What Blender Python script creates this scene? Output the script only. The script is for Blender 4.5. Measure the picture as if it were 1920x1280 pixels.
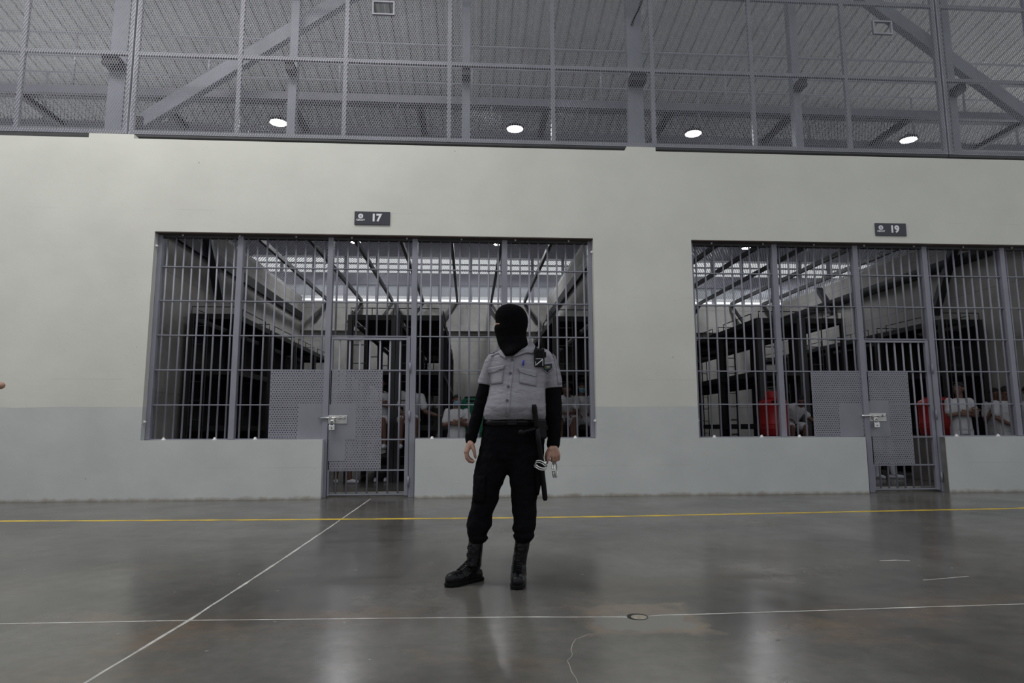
import bpy, bmesh, math, random
from mathutils import Vector, Matrix
from mathutils.bvhtree import BVHTree

for o in list(bpy.data.objects):
    bpy.data.objects.remove(o)
random.seed(7)
scene = bpy.context.scene
COL = scene.collection
V = Vector

# ------------------------------------------------------------------ camera
CAM = V((0.0, -9.3487, 0.97))
CR = V((0.99783744, -0.06563969, -0.00344059))
CU = V((-0.00516014, -0.13041117, 0.99144657))
CF = V((0.06552693, 0.98928472, 0.13046786))
FPX = 1223.97
cd = bpy.data.cameras.new('camera')
cam = bpy.data.objects.new('camera', cd)
COL.objects.link(cam)
cd.sensor_width = 36.0
cd.lens = FPX * 36.0 / 1920.0
cd.clip_start = 0.05
cd.clip_end = 300
M = Matrix(((CR.x, CU.x, -CF.x, CAM.x), (CR.y, CU.y, -CF.y, CAM.y), (CR.z, CU.z, -CF.z, CAM.z), (0, 0, 0, 1)))
cam.matrix_world = M
scene.camera = cam

# ------------------------------------------------------------------ light
scene.view_settings.view_transform = 'Standard'
scene.view_settings.look = 'None'
scene.view_settings.gamma = 1.0
scene.view_settings.use_curve_mapping = False
scene.view_settings.exposure = -0.13

world = bpy.data.worlds.new('overcast_sky')
scene.world = world
world.use_nodes = True
wn = world.node_tree
bg = wn.nodes['Background']
# overcast sky: bright overhead and on the yard side, dull low down on the hall side
wtc = wn.nodes.new('ShaderNodeTexCoord')
wsp = wn.nodes.new('ShaderNodeSeparateXYZ')
wn.links.new(wtc.outputs['Generated'], wsp.inputs[0])
wel = wn.nodes.new('ShaderNodeMapRange')
for i_, v_ in enumerate((0.05, 0.75, 0.42, 0.8)):
    wel.inputs[i_ + 1].default_value = v_
wn.links.new(wsp.outputs[2], wel.inputs[0])
wyd = wn.nodes.new('ShaderNodeMapRange')
for i_, v_ in enumerate((0.0, 0.6, 0.0, 1.25)):
    wyd.inputs[i_ + 1].default_value = v_
wn.links.new(wsp.outputs[1], wyd.inputs[0])
wmx = wn.nodes.new('ShaderNodeMath')
wmx.operation = 'MAXIMUM'
wn.links.new(wel.outputs[0], wmx.inputs[0])
wn.links.new(wyd.outputs[0], wmx.inputs[1])
wst = wn.nodes.new('ShaderNodeMath')
wst.operation = 'MULTIPLY'
wst.inputs[1].default_value = 1.0
# glow below the horizon, added to brighten the underside of the roof
wgr = wn.nodes.new('ShaderNodeMapRange')
for i_, v_ in enumerate((-0.06, -0.02, 0.95, 0.0)):
    wgr.inputs[i_ + 1].default_value = v_
wn.links.new(wsp.outputs[2], wgr.inputs[0])
wm2 = wn.nodes.new('ShaderNodeMath')
wm2.operation = 'MAXIMUM'
wn.links.new(wmx.outputs[0], wm2.inputs[0])
wn.links.new(wgr.outputs[0], wm2.inputs[1])
wn.links.new(wm2.outputs[0], wst.inputs[0])
bg.inputs[0].default_value = (0.95, 0.98, 1.0, 1)
wn.links.new(wst.outputs[0], bg.inputs[1])

ld = bpy.data.lights.new('added_hall_light', 'AREA')  # unseen area light added above the hall to grade the front wall
ld.shape = 'RECTANGLE'
ld.size = 9.0
ld.size_y = 2.5
ld.energy = 430
ld.color = (1.0, 0.985, 0.95)
lo = bpy.data.objects.new('added_hall_light', ld)
COL.objects.link(lo)
lo.location = (-5.0, -3.5, 9.2)


def ray(px, py):
    return (CF + CR * ((px - 960.0) / FPX) - CU * ((py - 640.0) / FPX))


def P(px, py, Y):
    """the point at depth Y seen at a given place of the photograph"""
    d = ray(px, py)
    return CAM + d * ((Y - CAM.y) / d.y)


def PZ(px, py, Z=0.0):
    d = ray(px, py)
    return CAM + d * ((Z - CAM.z) / d.z)


# ------------------------------------------------------------------ materials
def mat(name, col, rough=0.6, metal=0.0, noise=0.0, nscale=8.0, bump=0.0, bscale=60.0, spec=0.5, coord='Object'):
    m = bpy.data.materials.new(name)
    m.use_nodes = True
    nt = m.node_tree
    b = nt.nodes['Principled BSDF']
    b.inputs['Base Color'].default_value = (*col, 1)
    b.inputs['Roughness'].default_value = rough
    b.inputs['Metallic'].default_value = metal
    b.inputs['Specular IOR Level'].default_value = spec
    tc = nt.nodes.new('ShaderNodeTexCoord')
    if noise > 0:
        n = nt.nodes.new('ShaderNodeTexNoise')
        n.inputs['Scale'].default_value = nscale
        n.inputs['Detail'].default_value = 5
        nt.links.new(tc.outputs[coord], n.inputs['Vector'])
        r = nt.nodes.new('ShaderNodeMapRange')
        r.inputs[1].default_value = 0.3
        r.inputs[2].default_value = 0.7
        r.inputs[3].default_value = 1 - noise
        r.inputs[4].default_value = 1 + noise
        nt.links.new(n.outputs[0], r.inputs[0])
        mx = nt.nodes.new('ShaderNodeVectorMath')
        mx.operation = 'SCALE'
        mx.inputs[0].default_value = col
        nt.links.new(r.outputs[0], mx.inputs['Scale'])
        nt.links.new(mx.outputs[0], b.inputs['Base Color'])
    if bump > 0:
        n2 = nt.nodes.new('ShaderNodeTexNoise')
        n2.inputs['Scale'].default_value = bscale
        n2.inputs['Detail'].default_value = 6
        nt.links.new(tc.outputs[coord], n2.inputs['Vector'])
        bp = nt.nodes.new('ShaderNodeBump')
        bp.inputs['Strength'].default_value = bump
        bp.inputs['Distance'].default_value = 0.02
        nt.links.new(n2.outputs[0], bp.inputs['Height'])
        nt.links.new(bp.outputs[0], b.inputs['Normal'])
    return m


class NT:
    """short node writer"""
    def __init__(self, m):
        self.m = m
        self.t = m.node_tree
        self.b = self.t.nodes['Principled BSDF']

    def n(self, kind, **kw):
        x = self.t.nodes.new('ShaderNode' + kind)
        for k, v in kw.items():
            if k.startswith('i'):
                key = k[1:]
                x.inputs[int(key) if key.isdigit() else key.replace('_', ' ')].default_value = v
            else:
                setattr(x, k, v)
        return x

    def l(self, a, b):
        self.t.links.new(a, b)

    def rng(self, src, a, b, c=0.0, d=1.0):
        r = self.n('MapRange')
        for i, v in enumerate((a, b, c, d)):
            r.inputs[i + 1].default_value = v
        self.l(src, r.inputs[0])
        return r.outputs[0]

    def noise(self, vec, scale, detail=5, rough=0.55, dim=None):
        x = self.n('TexNoise')
        x.inputs['Scale'].default_value = scale
        x.inputs['Detail'].default_value = detail
        x.inputs['Roughness'].default_value = rough
        self.l(vec, x.inputs['Vector'])
        return x.outputs[0]

    def mix(self, fac, a, b):
        x = self.n('Mix', data_type='RGBA')
        for s, v in ((6, a), (7, b)):
            if isinstance(v, tuple):
                x.inputs[s].default_value = (*v, 1)
            else:
                self.l(v, x.inputs[s])
        if isinstance(fac, float):
            x.inputs[0].default_value = fac
        else:
            self.l(fac, x.inputs[0])
        return x.outputs[2]

    def mth(self, op, a, b=None):
        x = self.n('Math', operation=op)
        for i, v in enumerate((a, b)):
            if v is None:
                continue
            if isinstance(v, (int, float)):
                x.inputs[i].default_value = v
            else:
                self.l(v, x.inputs[i])
        return x.outputs[0]

    def scalevec(self, vec, s):
        x = self.n('VectorMath', operation='MULTIPLY')
        self.l(vec, x.inputs[0])
        x.inputs[1].default_value = s
        return x.outputs[0]


def wall_material():
    m = mat('painted_concrete', (0.6, 0.6, 0.56), 0.62)
    k = NT(m)
    g = k.n('NewGeometry')
    pos = g.outputs['Position']
    sp = k.n('SeparateXYZ')
    k.l(pos, sp.inputs[0])
    z = sp.outputs[2]
    wob = k.noise(pos, 1.4, 3)
    lower = k.rng(k.mth('ADD', z, k.rng(wob, 0.3, 0.7, -0.006, 0.006)), 1.262, 1.268, 1.0, 0.0)
    up = k.mix(k.rng(k.noise(pos, 0.9, 5), 0.35, 0.7), (0.60, 0.60, 0.555), (0.665, 0.665, 0.615))
    lw = k.mix(k.rng(k.noise(pos, 1.3, 5), 0.35, 0.7), (0.50, 0.515, 0.515), (0.56, 0.575, 0.573))
    base = k.mix(lower, up, lw)
    # pale peeling patches close to the floor, brown dirt on the last centimetres
    low = k.rng(z, 0.0, 0.3, 1.0, 0.0)
    pn = k.noise(k.scalevec(pos, (1.2, 1.0, 3.0)), 5.0, 6, 0.7)
    peel = k.mth('MULTIPLY', k.rng(pn, 0.6, 0.68), low)
    base = k.mix(k.mth('MULTIPLY', peel, 0.75), base, (0.62, 0.61, 0.57))
    dirt = k.rng(k.mth('ADD', z, k.rng(k.noise(pos, 7.0, 4), 0.3, 0.7, -0.02, 0.02)), 0.0, 0.045, 0.8, 0.0)
    base = k.mix(dirt, base, (0.24, 0.20, 0.155))
    # small dark pits and scattered pale scuffs
    vor = k.n('TexVoronoi')
    vor.inputs['Scale'].default_value = 2.3
    k.l(pos, vor.inputs['Vector'])
    base = k.mix(k.mth('MULTIPLY', k.rng(vor.outputs['Distance'], 0.012, 0.026, 1.0, 0.0), 0.75), base, (0.16, 0.155, 0.14))
    scuff = k.rng(k.noise(k.scalevec(pos, (2.0, 1.0, 1.0)), 3.1, 8, 0.75), 0.69, 0.74, 0.0, 0.35)
    base = k.mix(scuff, base, (0.70, 0.70, 0.67))
    # faint formwork joints
    wv = k.mth('ABSOLUTE', k.mth('SUBTRACT', k.mth('FRACT', k.mth('DIVIDE', k.mth('ADD', z, 0.18), 1.22)), 0.5))
    line = k.mth('MULTIPLY', k.rng(wv, 0.0, 0.006, 1.0, 0.0), k.rng(k.noise(pos, 1.1, 3), 0.5, 0.6))
    base = k.mix(k.mth('MULTIPLY', line, 0.3), base, (0.35, 0.35, 0.33))
    k.l(base, k.b.inputs['Base Color'])
    bp = k.n('Bump')
    bp.inputs['Strength'].default_value = 0.25
    bp.inputs['Distance'].default_value = 0.03
    k.l(k.noise(pos, 2.2, 7, 0.6), bp.inputs['Height'])
    k.l(bp.outputs[0], k.b.inputs['Normal'])
    return m


def floor_material():
    m = mat('polished_concrete', (0.2, 0.2, 0.19), 0.22)
    k = NT(m)
    g = k.n('NewGeometry')
    pos = g.outputs['Position']
    big = k.rng(k.noise(pos, 0.55, 6, 0.6), 0.35, 0.68)
    base = k.mix(big, (0.072, 0.069, 0.064), (0.165, 0.158, 0.145))
    warm = k.rng(k.noise(k.scalevec(pos, (1.0, 1.6, 1.0)), 0.9, 6, 0.65), 0.52, 0.72)
    sp = k.n('SeparateXYZ')
    k.l(pos, sp.inputs[0])
    near = k.rng(sp.outputs[1], -4.6, -6.0, 0.1, 1.0)
    base = k.mix(k.mth('MULTIPLY', k.mth('MULTIPLY', warm, near), 0.8), base, (0.20, 0.142, 0.095))
    fine = k.rng(k.noise(pos, 9.0, 6, 0.7), 0.3, 0.75, 0.82, 1.15)
    vm = k.n('VectorMath', operation='SCALE')
    k.l(base, vm.inputs[0])
    k.l(fine, vm.inputs['Scale'])
    base = vm.outputs[0]
    # repaired patch with a tan border, uneven edges
    def boxmask(cx, cy, hx, hy, soft):
        wx = k.rng(k.noise(pos, 7.0, 4), 0.3, 0.7, -0.05, 0.05)
        ax = k.mth('SUBTRACT', hx, k.mth('ADD', k.mth('ABSOLUTE', k.mth('SUBTRACT', sp.outputs[0], cx)), wx))
        ay = k.mth('SUBTRACT', hy, k.mth('ADD', k.mth('ABSOLUTE', k.mth('SUBTRACT', sp.outputs[1], cy)), wx))
        return k.rng(k.mth('MINIMUM', ax, ay), 0.0, soft)
    base = k.mix(k.mth('MULTIPLY', boxmask(0.88, -5.90, 0.33, 0.29, 0.06), k.rng(k.noise(pos, 6.0, 4), 0.3, 0.65, 0.25, 0.75)), base, (0.225, 0.178, 0.135))
    base = k.mix(k.mth('MULTIPLY', boxmask(0.87, -5.97, 0.24, 0.13, 0.02), 0.85), base, (0.165, 0.162, 0.155))
    # pale specks, scratches
    vor = k.n('TexVoronoi')
    vor.inputs['Scale'].default_value = 5.5
    k.l(k.scalevec(pos, (0.6, 1.0, 1.0)), vor.inputs['Vector'])
    base = k.mix(k.mth('MULTIPLY', k.rng(vor.outputs['Distance'], 0.018, 0.04, 1.0, 0.0), 0.55), base, (0.48, 0.47, 0.44))
    scr = k.rng(k.noise(k.scalevec(pos, (1.0, 9.0, 1.0)), 1.7, 8, 0.75), 0.70, 0.76, 0.0, 0.4)
    base = k.mix(scr, base, (0.42, 0.41, 0.39))
    k.l(base, k.b.inputs['Base Color'])
    rg = k.rng(k.noise(pos, 1.3, 6, 0.65), 0.3, 0.75, 0.15, 0.31)
    k.l(rg, k.b.inputs['Roughness'])
    bp = k.n('Bump')
    bp.inputs['Strength'].default_value = 0.05
    bp.inputs['Distance'].default_value = 0.02
    k.l(k.noise(pos, 3.0, 4), bp.inputs['Height'])
    k.l(bp.outputs[0], k.b.inputs['Normal'])
    k.b.inputs['Specular IOR Level'].default_value = 0.5
    return m


def cell_concrete():
    m = mat('raw_concrete', (0.3, 0.3, 0.28), 0.8)
    k = NT(m)
    g = k.n('NewGeometry')
    pos = g.outputs['Position']
    base = k.mix(k.rng(k.noise(pos, 1.1, 7, 0.65), 0.35, 0.7), (0.36, 0.355, 0.33), (0.52, 0.515, 0.485))
    sp = k.n('SeparateXYZ')
    k.l(pos, sp.inputs[0])
    wv = k.mth('ABSOLUTE', k.mth('SUBTRACT', k.mth('FRACT', k.mth('DIVIDE', sp.outputs[2], 1.05)), 0.5))
    base = k.mix(k.mth('MULTIPLY', k.rng(wv, 0.0, 0.012, 1.0, 0.0), 0.5), base, (0.12, 0.12, 0.11))
    stain = k.rng(k.noise(k.scalevec(pos, (1.0, 1.0, 0.25)), 1.6, 5, 0.6), 0.55, 0.75, 0.0, 0.5)
    base = k.mix(stain, base, (0.15, 0.145, 0.13))
    k.l(base, k.b.inputs['Base Color'])
    return m


WALL = wall_material()
FLOOR = floor_material()
CONC = cell_concrete()
STEEL = mat('grey_blue_paint', (0.235, 0.235, 0.285), 0.42, 0.0, 0.08, 3.0)
COLUMN = mat('column_paint', (0.34, 0.35, 0.41), 0.4, 0.0, 0.08, 2.0)
DARKSTEEL = mat('dark_grey_paint', (0.042, 0.042, 0.047), 0.5, 0.0, 0.15, 4.0)
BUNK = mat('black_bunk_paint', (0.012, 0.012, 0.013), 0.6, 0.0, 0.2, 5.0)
MESHM = mat('galvanised_mesh', (0.235, 0.235, 0.27), 0.4, 0.2, 0.1, 2.0)
PERF = mat('perforated_paint', (0.235, 0.235, 0.275), 0.45, 0.0, 0.06, 4.0)
GALV = mat('galvanised_steel', (0.55, 0.55, 0.54), 0.3, 0.85, 0.15, 10.0)
CHROME = mat('bright_steel', (0.72, 0.72, 0.72), 0.18, 1.0, 0.1, 30.0)
ZINC = mat('zinc_bolt', (0.74, 0.74, 0.74), 0.4, 0.2, 0.1, 30.0)
ROOF = mat('metal_roof', (0.86, 0.86, 0.85), 0.45, 0.0, 0.06, 1.5)
ROOFSEAM = mat('roof_seam', (0.02, 0.02, 0.02), 0.7)
FRAME = mat('fence_frame_paint', (0.33, 0.33, 0.38), 0.4, 0.0, 0.08, 4.0)
RAIL = mat('rail_paint', (0.52, 0.52, 0.58), 0.35, 0.2, 0.06, 4.0)
HEADER = mat('rusty_lintel', (0.085, 0.066, 0.058), 0.7, 0.0, 0.3, 6.0)
YELLOW = mat('yellow_paint', (0.66, 0.45, 0.035), 0.45, 0.0, 0.22, 6.0)
JOINT = mat('joint_filler', (0.44, 0.43, 0.41), 0.8, 0.0, 0.3, 12.0)
SIGN = mat('sign_plate', (0.045, 0.045, 0.062), 0.35, 0.0, 0.05, 5.0)
WHITE = mat('sign_white', (0.82, 0.82, 0.86), 0.5, 0.0, 0.03, 5.0)
RED = mat('red_plastic', (0.50, 0.016, 0.018), 0.4, 0.0, 0.12, 4.0)
GREEN = mat('green_plastic', (0.012, 0.17, 0.085), 0.4, 0.0, 0.12, 4.0)
BLACKP = mat('black_plastic', (0.006, 0.006, 0.008), 0.35, 0.0, 0.15, 30.0, 0.0, 60.0, 0.2)
RUBBER = mat('black_rubber', (0.005, 0.005, 0.006), 0.4, 0.0, 0.15, 30.0, 0.0, 60.0, 0.12)
BLACKCLOTH = mat('black_cloth', (0.0045, 0.0045, 0.006), 0.9, 0.0, 0.2, 20.0, 0.4, 30.0, 0.08)
BALACLAVA = mat('black_knit', (0.004, 0.004, 0.005), 0.9, 0.0, 0.2, 60.0, 0.3, 220.0, 0.04)
LEATHER = mat('black_leather', (0.0045, 0.0045, 0.006), 0.2, 0.0, 0.2, 20.0, 0.12, 50.0, 0.22)
SKIN = mat('light_brown_skin', (0.40, 0.225, 0.165), 0.5, 0.0, 0.12, 18.0, 0.15, 120.0)
SKINB = mat('brown_skin', (0.165, 0.085, 0.057), 0.5, 0.0, 0.12, 14.0)
HAIR = mat('dark_cropped_hair', (0.018, 0.014, 0.012), 0.8, 0.0, 0.2, 40.0)
TEE = mat('white_cotton', (0.58, 0.58, 0.61), 0.85, 0.0, 0.05, 6.0, 0.5, 14.0)
SHOE = mat('white_canvas', (0.70, 0.70, 0.78), 0.7, 0.0, 0.04, 10.0)
MASKM = mat('blue_mask_fabric', (0.21, 0.38, 0.50), 0.8, 0.0, 0.05, 20.0)
EYE = mat('dark_eye', (0.01, 0.008, 0.007), 0.3)
SHIRT = mat('grey_twill', (0.255, 0.25, 0.283), 0.8, 0.0, 0.05, 30.0, 0.0)
SHIRTDARK = mat('grey_twill_button', (0.10, 0.10, 0.115), 0.5)
PLINTH = mat('plain_concrete', (0.22, 0.21, 0.19), 0.8, 0.0, 0.2, 4.0)
PENBLUE = mat('blue_pen_plastic', (0.03, 0.04, 0.55), 0.35)


def shirt_wrinkles():
    k = NT(SHIRT)
    tc = k.n('TexCoord')
    v = tc.outputs['Object']
    rm = k.n('Mapping')
    rm.inputs['Rotation'].default_value = (0.0, 0.6, 0.0)
    rm.inputs['Scale'].default_value = (1.0, 1.0, 2.6)
    k.l(v, rm.inputs['Vector'])
    a = k.noise(rm.outputs[0], 4.2, 3, 0.5)
    rid = k.mth('ABSOLUTE', k.mth('SUBTRACT', a, 0.5))
    bp = k.n('Bump')
    bp.inputs['Strength'].default_value = 0.5
    bp.inputs['Distance'].default_value = 0.05
    k.l(rid, bp.inputs['Height'])
    k.l(bp.outputs[0], k.b.inputs['Normal'])


shirt_wrinkles()


def emitter(name, col, strength):
    m = bpy.data.materials.new(name)
    m.use_nodes = True
    nt = m.node_tree
    b = nt.nodes['Principled BSDF']
    b.inputs['Base Color'].default_value = (0.8, 0.8, 0.8, 1)
    b.inputs['Emission Color'].default_value = (*col, 1)
    b.inputs['Emission Strength'].default_value = strength
    return m


LAMP = emitter('lamp_diffuser', (0.95, 0.97, 1.0), 7.0)


def translucent(name, col):
    m = bpy.data.materials.new(name)
    m.use_nodes = True
    nt = m.node_tree
    out = nt.nodes['Material Output']
    nt.nodes.remove(nt.nodes['Principled BSDF'])
    t = nt.nodes.new('ShaderNodeBsdfTranslucent')
    t.inputs[0].default_value = (*col, 1)
    d = nt.nodes.new('ShaderNodeBsdfDiffuse')
    d.inputs[0].default_value = (*col, 1)
    tc = nt.nodes.new('ShaderNodeTexCoord')
    n = nt.nodes.new('ShaderNodeTexNoise')
    n.inputs['Scale'].default_value = 3.0
    nt.links.new(tc.outputs['Object'], n.inputs['Vector'])
    r = nt.nodes.new('ShaderNodeMapRange')
    r.inputs[3].default_value = 0.2
    r.inputs[4].default_value = 0.4
    nt.links.new(n.outputs[0], r.inputs[0])
    mx = nt.nodes.new('ShaderNodeMixShader')
    nt.links.new(r.outputs[0], mx.inputs[0])
    nt.links.new(t.outputs[0], mx.inputs[1])
    nt.links.new(d.outputs[0], mx.inputs[2])
    nt.links.new(mx.outputs[0], out.inputs[0])
    return m


FROST = translucent('frosted_sheet', (0.8, 0.82, 0.84))


# ------------------------------------------------------------------ mesh helpers
class MB:
    def __init__(s):
        s.v = []
        s.f = []

    def add(s, vs, fs):
        o = len(s.v)
        s.v.extend([tuple(x) for x in vs])
        s.f.extend([tuple(i + o for i in f) for f in fs])

    def box(s, x0, x1, y0, y1, z0, z1):
        s.add([(x0, y0, z0), (x1, y0, z0), (x1, y1, z0), (x0, y1, z0), (x0, y0, z1), (x1, y0, z1), (x1, y1, z1), (x0, y1, z1)],
              [(0, 3, 2, 1), (4, 5, 6, 7), (0, 1, 5, 4), (1, 2, 6, 5), (2, 3, 7, 6), (3, 0, 4, 7)])

    def obox(s, c, ax, ay, az):
        c = V(c)
        vs = [c + ax * i + ay * j + az * k for k in (-1, 1) for i, j in ((-1, -1), (1, -1), (1, 1), (-1, 1))]
        s.add(vs, [(0, 3, 2, 1), (4, 5, 6, 7), (0, 1, 5, 4), (1, 2, 6, 5), (2, 3, 7, 6), (3, 0, 4, 7)])

    def beam(s, p0, p1, w, h, up=V((0, 0, 1))):
        p0, p1 = V(p0), V(p1)
        d = (p1 - p0)
        L = d.length
        d.normalize()
        u = V(up)
        if abs(d.dot(u)) > 0.98:
            u = V((0, 1, 0))
        a = d.cross(u).normalized()
        b = a.cross(d).normalized()
        s.obox((p0 + p1) / 2, d * L / 2, a * w / 2, b * h / 2)

    def rings(s, rs, cap=True):
        n = len(rs[0])
        o = len(s.v)
        for r in rs:
            s.v.extend([tuple(p) for p in r])
        for i in range(len(rs) - 1):
            for j in range(n):
                a = o + i * n + j
                b = o + i * n + (j + 1) % n
                s.f.append((a, b, b + n, a + n))
        if cap:
            s.f.append(tuple(o + j for j in reversed(range(n))))
            s.f.append(tuple(o + (len(rs) - 1) * n + j for j in range(n)))

    def tube(s, pts, r, n=8, closed=False):
        pts = [V(p) for p in pts]
        rr = r if isinstance(r, (list, tuple)) else [r] * len(pts)
        rs = []
        pa = None
        for i, p in enumerate(pts):
            if closed:
                d = pts[(i + 1) % len(pts)] - pts[i - 1]
            else:
                d = pts[min(i + 1, len(pts) - 1)] - pts[max(i - 1, 0)]
            d.normalize()
            if pa is None:
                t = V((0, 0, 1)) if abs(d.z) < 0.9 else V((1, 0, 0))
                a = d.cross(t).normalized()
            else:
                a = (pa - d * pa.dot(d)).normalized()
            pa = a
            b = d.cross(a)
            rs.append([p + (a * math.cos(2 * math.pi * k / n) + b * math.sin(2 * math.pi * k / n)) * rr[i] for k in range(n)])
        if closed:
            rs.append(rs[0])
        s.rings(rs, not closed)

    def lathe(s, c, prof, n=24, axis=V((0, 0, 1))):
        c = V(c)
        ax = V(axis).normalized()
        t = V((1, 0, 0)) if abs(ax.x) < 0.9 else V((0, 1, 0))
        a = ax.cross(t).normalized()
        b = ax.cross(a)
        rs = [[c + ax * h + (a * math.cos(2 * math.pi * k / n) + b * math.sin(2 * math.pi * k / n)) * r for k in range(n)] for r, h in prof]
        s.rings(rs, True)

    def capsule(s, p0, r0, p1, r1, n=12):
        p0, p1 = V(p0), V(p1)
        d = p1 - p0
        if d.length < 1e-6:
            d = V((0, 0, 1e-4))
        d.normalize()
        t = V((0, 0, 1)) if abs(d.z) < 0.9 else V((1, 0, 0))
        a = d.cross(t).normalized()
        b = d.cross(a)
        rs = []
        for k in (-80, -55, -30, 0):
            q = math.radians(k)
            rs.append((p0 + d * (r0 * math.sin(q)), r0 * math.cos(q)))
        for k in (0, 30, 55, 80):
            q = math.radians(k)
            rs.append((p1 + d * (r1 * math.sin(q)), r1 * math.cos(q)))
        s.rings([[c + (a * math.cos(2 * math.pi * j / n) + b * math.sin(2 * math.pi * j / n)) * r for j in range(n)] for c, r in rs])

    def chain(s, pts, rads, n=12):
        for i in range(len(pts) - 1):
            s.capsule(pts[i], rads[i], pts[i + 1], rads[i + 1], n)

    def ellipsoid(s, c, rx, ry, rz, rot=None, n=18):
        c = V(c)
        rs = []
        for i in range(1, n // 2):
            q = math.pi * i / (n // 2) - math.pi / 2
            ring = []
            for j in range(n):
                w = 2 * math.pi * j / n
                v = V((rx * math.cos(q) * math.cos(w), ry * math.cos(q) * math.sin(w), rz * math.sin(q)))
                if rot is not None:
                    v = rot @ v
                ring.append(c + v)
            rs.append(ring)
        s.rings(rs)

    def eloft(s, rows, n=24, rot=None, power=2.0):
        """rows of (centre, half width x, half depth y): elliptical sections"""
        rs = []
        for c, rx, ry in rows:
            ring = []
            for j in range(n):
                w = 2 * math.pi * j / n
                cx, sx = math.cos(w), math.sin(w)
                e = 2.0 / power
                v = V((rx * math.copysign(abs(cx) ** e, cx), ry * math.copysign(abs(sx) ** e, sx), 0))
                if rot is not None:
                    v = rot @ v
                ring.append(V(c) + v)
            rs.append(ring)
        s.rings(rs)

    def mesh(s, name):
        me = bpy.data.meshes.new(name)
        me.from_pydata(s.v, [], s.f)
        me.update()
        return me

    def build(s, name, m, parent=None, smooth=False, bevel=0.0, fix=True):
        me = s.mesh(name)
        if fix:
            bm = bmesh.new()
            bm.from_mesh(me)
            bmesh.ops.recalc_face_normals(bm, faces=bm.faces)
            bm.to_mesh(me)
            bm.free()
        return link(name, me, m, parent, smooth, bevel)


def link(name, me, m, parent=None, smooth=False, bevel=0.0):
    if m is not None:
        me.materials.clear()
        me.materials.append(m)
    o = bpy.data.objects.new(name, me)
    COL.objects.link(o)
    if smooth:
        for p in me.polygons:
            p.use_smooth = True
        if smooth == 'auto':
            md = o.modifiers.new('edges', 'EDGE_SPLIT')
            md.split_angle = math.radians(40)
    if bevel > 0:
        b = o.modifiers.new('bevel', 'BEVEL')
        b.width = bevel
        b.segments = 2
        b.limit_method = 'ANGLE'
    if parent is not None:
        par(o, parent)
    return o


def par(o, p):
    o.parent = p
    mw = p.matrix_basis.copy()
    q = p
    while q.parent is not None:
        mw = q.parent.matrix_basis @ q.matrix_parent_inverse @ mw
        q = q.parent
    o.matrix_parent_inverse = mw.inverted()


def tag(o, label, cat, group=None, kind=None):
    o['label'] = label
    o['category'] = cat
    if group:
        o['group'] = group
    if kind:
        o['kind'] = kind
    return o


def thing(name, loc, label, cat, group=None):
    e = bpy.data.objects.new(name, None)
    e.empty_display_size = 0.1
    e.location = loc
    COL.objects.link(e)
    return tag(e, label, cat, group)


def struct(o, label=None):
    o['kind'] = 'structure'
    if label:
        o['label'] = label
    return o


def dup(root, delta, label, group=None):
    r = root.copy()
    COL.objects.link(r)
    r.location = V(root.location) + V(delta)
    r['label'] = label
    if group:
        r['group'] = group

    def rec(src, dst):
        for ch in list(src.children):
            c = ch.copy()
            COL.objects.link(c)
            c.parent = dst
            c.matrix_parent_inverse = ch.matrix_parent_inverse.copy()
            rec(ch, c)
    rec(root, r)
    return r


def remesh(mb, name, m, parent, voxel, smooth=4, wrinkle=0.0, wsize=0.12):
    """overlapping closed pieces grown together into one continuous skin"""
    me = mb.mesh(name + '_raw')
    o = bpy.data.objects.new(name, me)
    COL.objects.link(o)
    r = o.modifiers.new('grow', 'REMESH')
    r.mode = 'VOXEL'
    r.voxel_size = voxel
    if smooth:
        sm = o.modifiers.new('soft', 'SMOOTH')
        sm.factor = 0.5
        sm.iterations = smooth
    if wrinkle > 0:
        t = bpy.data.textures.new(name + '_folds', 'CLOUDS')
        t.noise_scale = wsize
        d = o.modifiers.new('folds', 'DISPLACE')
        d.texture = t
        d.strength = wrinkle
        d.mid_level = 0.5
    bpy.context.view_layer.update()
    dg = bpy.context.evaluated_depsgraph_get()
    nm = bpy.data.meshes.new_from_object(o.evaluated_get(dg))
    nm.name = name
    bpy.data.objects.remove(o)
    bpy.data.meshes.remove(me)
    return link(name, nm, m, parent, True)


def bvh(*objs):
    vs, fs = [], []
    for o in objs:
        b = len(vs)
        vs.extend([v.co.copy() for v in o.data.vertices])
        fs.extend([tuple(b + i for i in p.vertices) for p in o.data.polygons])
    return BVHTree.FromPolygons(vs, fs)


def drape(tree, left, right, name, m, parent, off=0.004, rows=8, cols=8, thick=0.003, default_y=-5.1):
    """a piece of cloth lying on a surface: left and right are its two long edges"""
    def lerp(pl, t):
        x = t * (len(pl) - 1)
        i = min(int(x), len(pl) - 2)
        f = x - i
        return (pl[i][0] * (1 - f) + pl[i + 1][0] * f, pl[i][1] * (1 - f) + pl[i + 1][1] * f)
    mb = MB()
    vs = []
    for i in range(rows + 1):
        a = lerp(left, i / rows)
        b = lerp(right, i / rows)
        for j in range(cols + 1):
            t = j / cols
            px, py = a[0] * (1 - t) + b[0] * t, a[1] * (1 - t) + b[1] * t
            d = ray(px, py).normalized()
            hit = tree.ray_cast(CAM, d)
            if hit[0] is None:
                p = P(px, py, default_y)
            else:
                p = hit[0] - d * off
            vs.append(p)
    fs = [(i * (cols + 1) + j, i * (cols + 1) + j + 1, (i + 1) * (cols + 1) + j + 1, (i + 1) * (cols + 1) + j)
          for i in range(rows) for j in range(cols)]
    mb.add(vs, fs)
    o = mb.build(name, m, parent, True)
    s = o.modifiers.new('thick', 'SOLIDIFY')
    s.thickness = thick
    s.offset = 0
    return o


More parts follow.
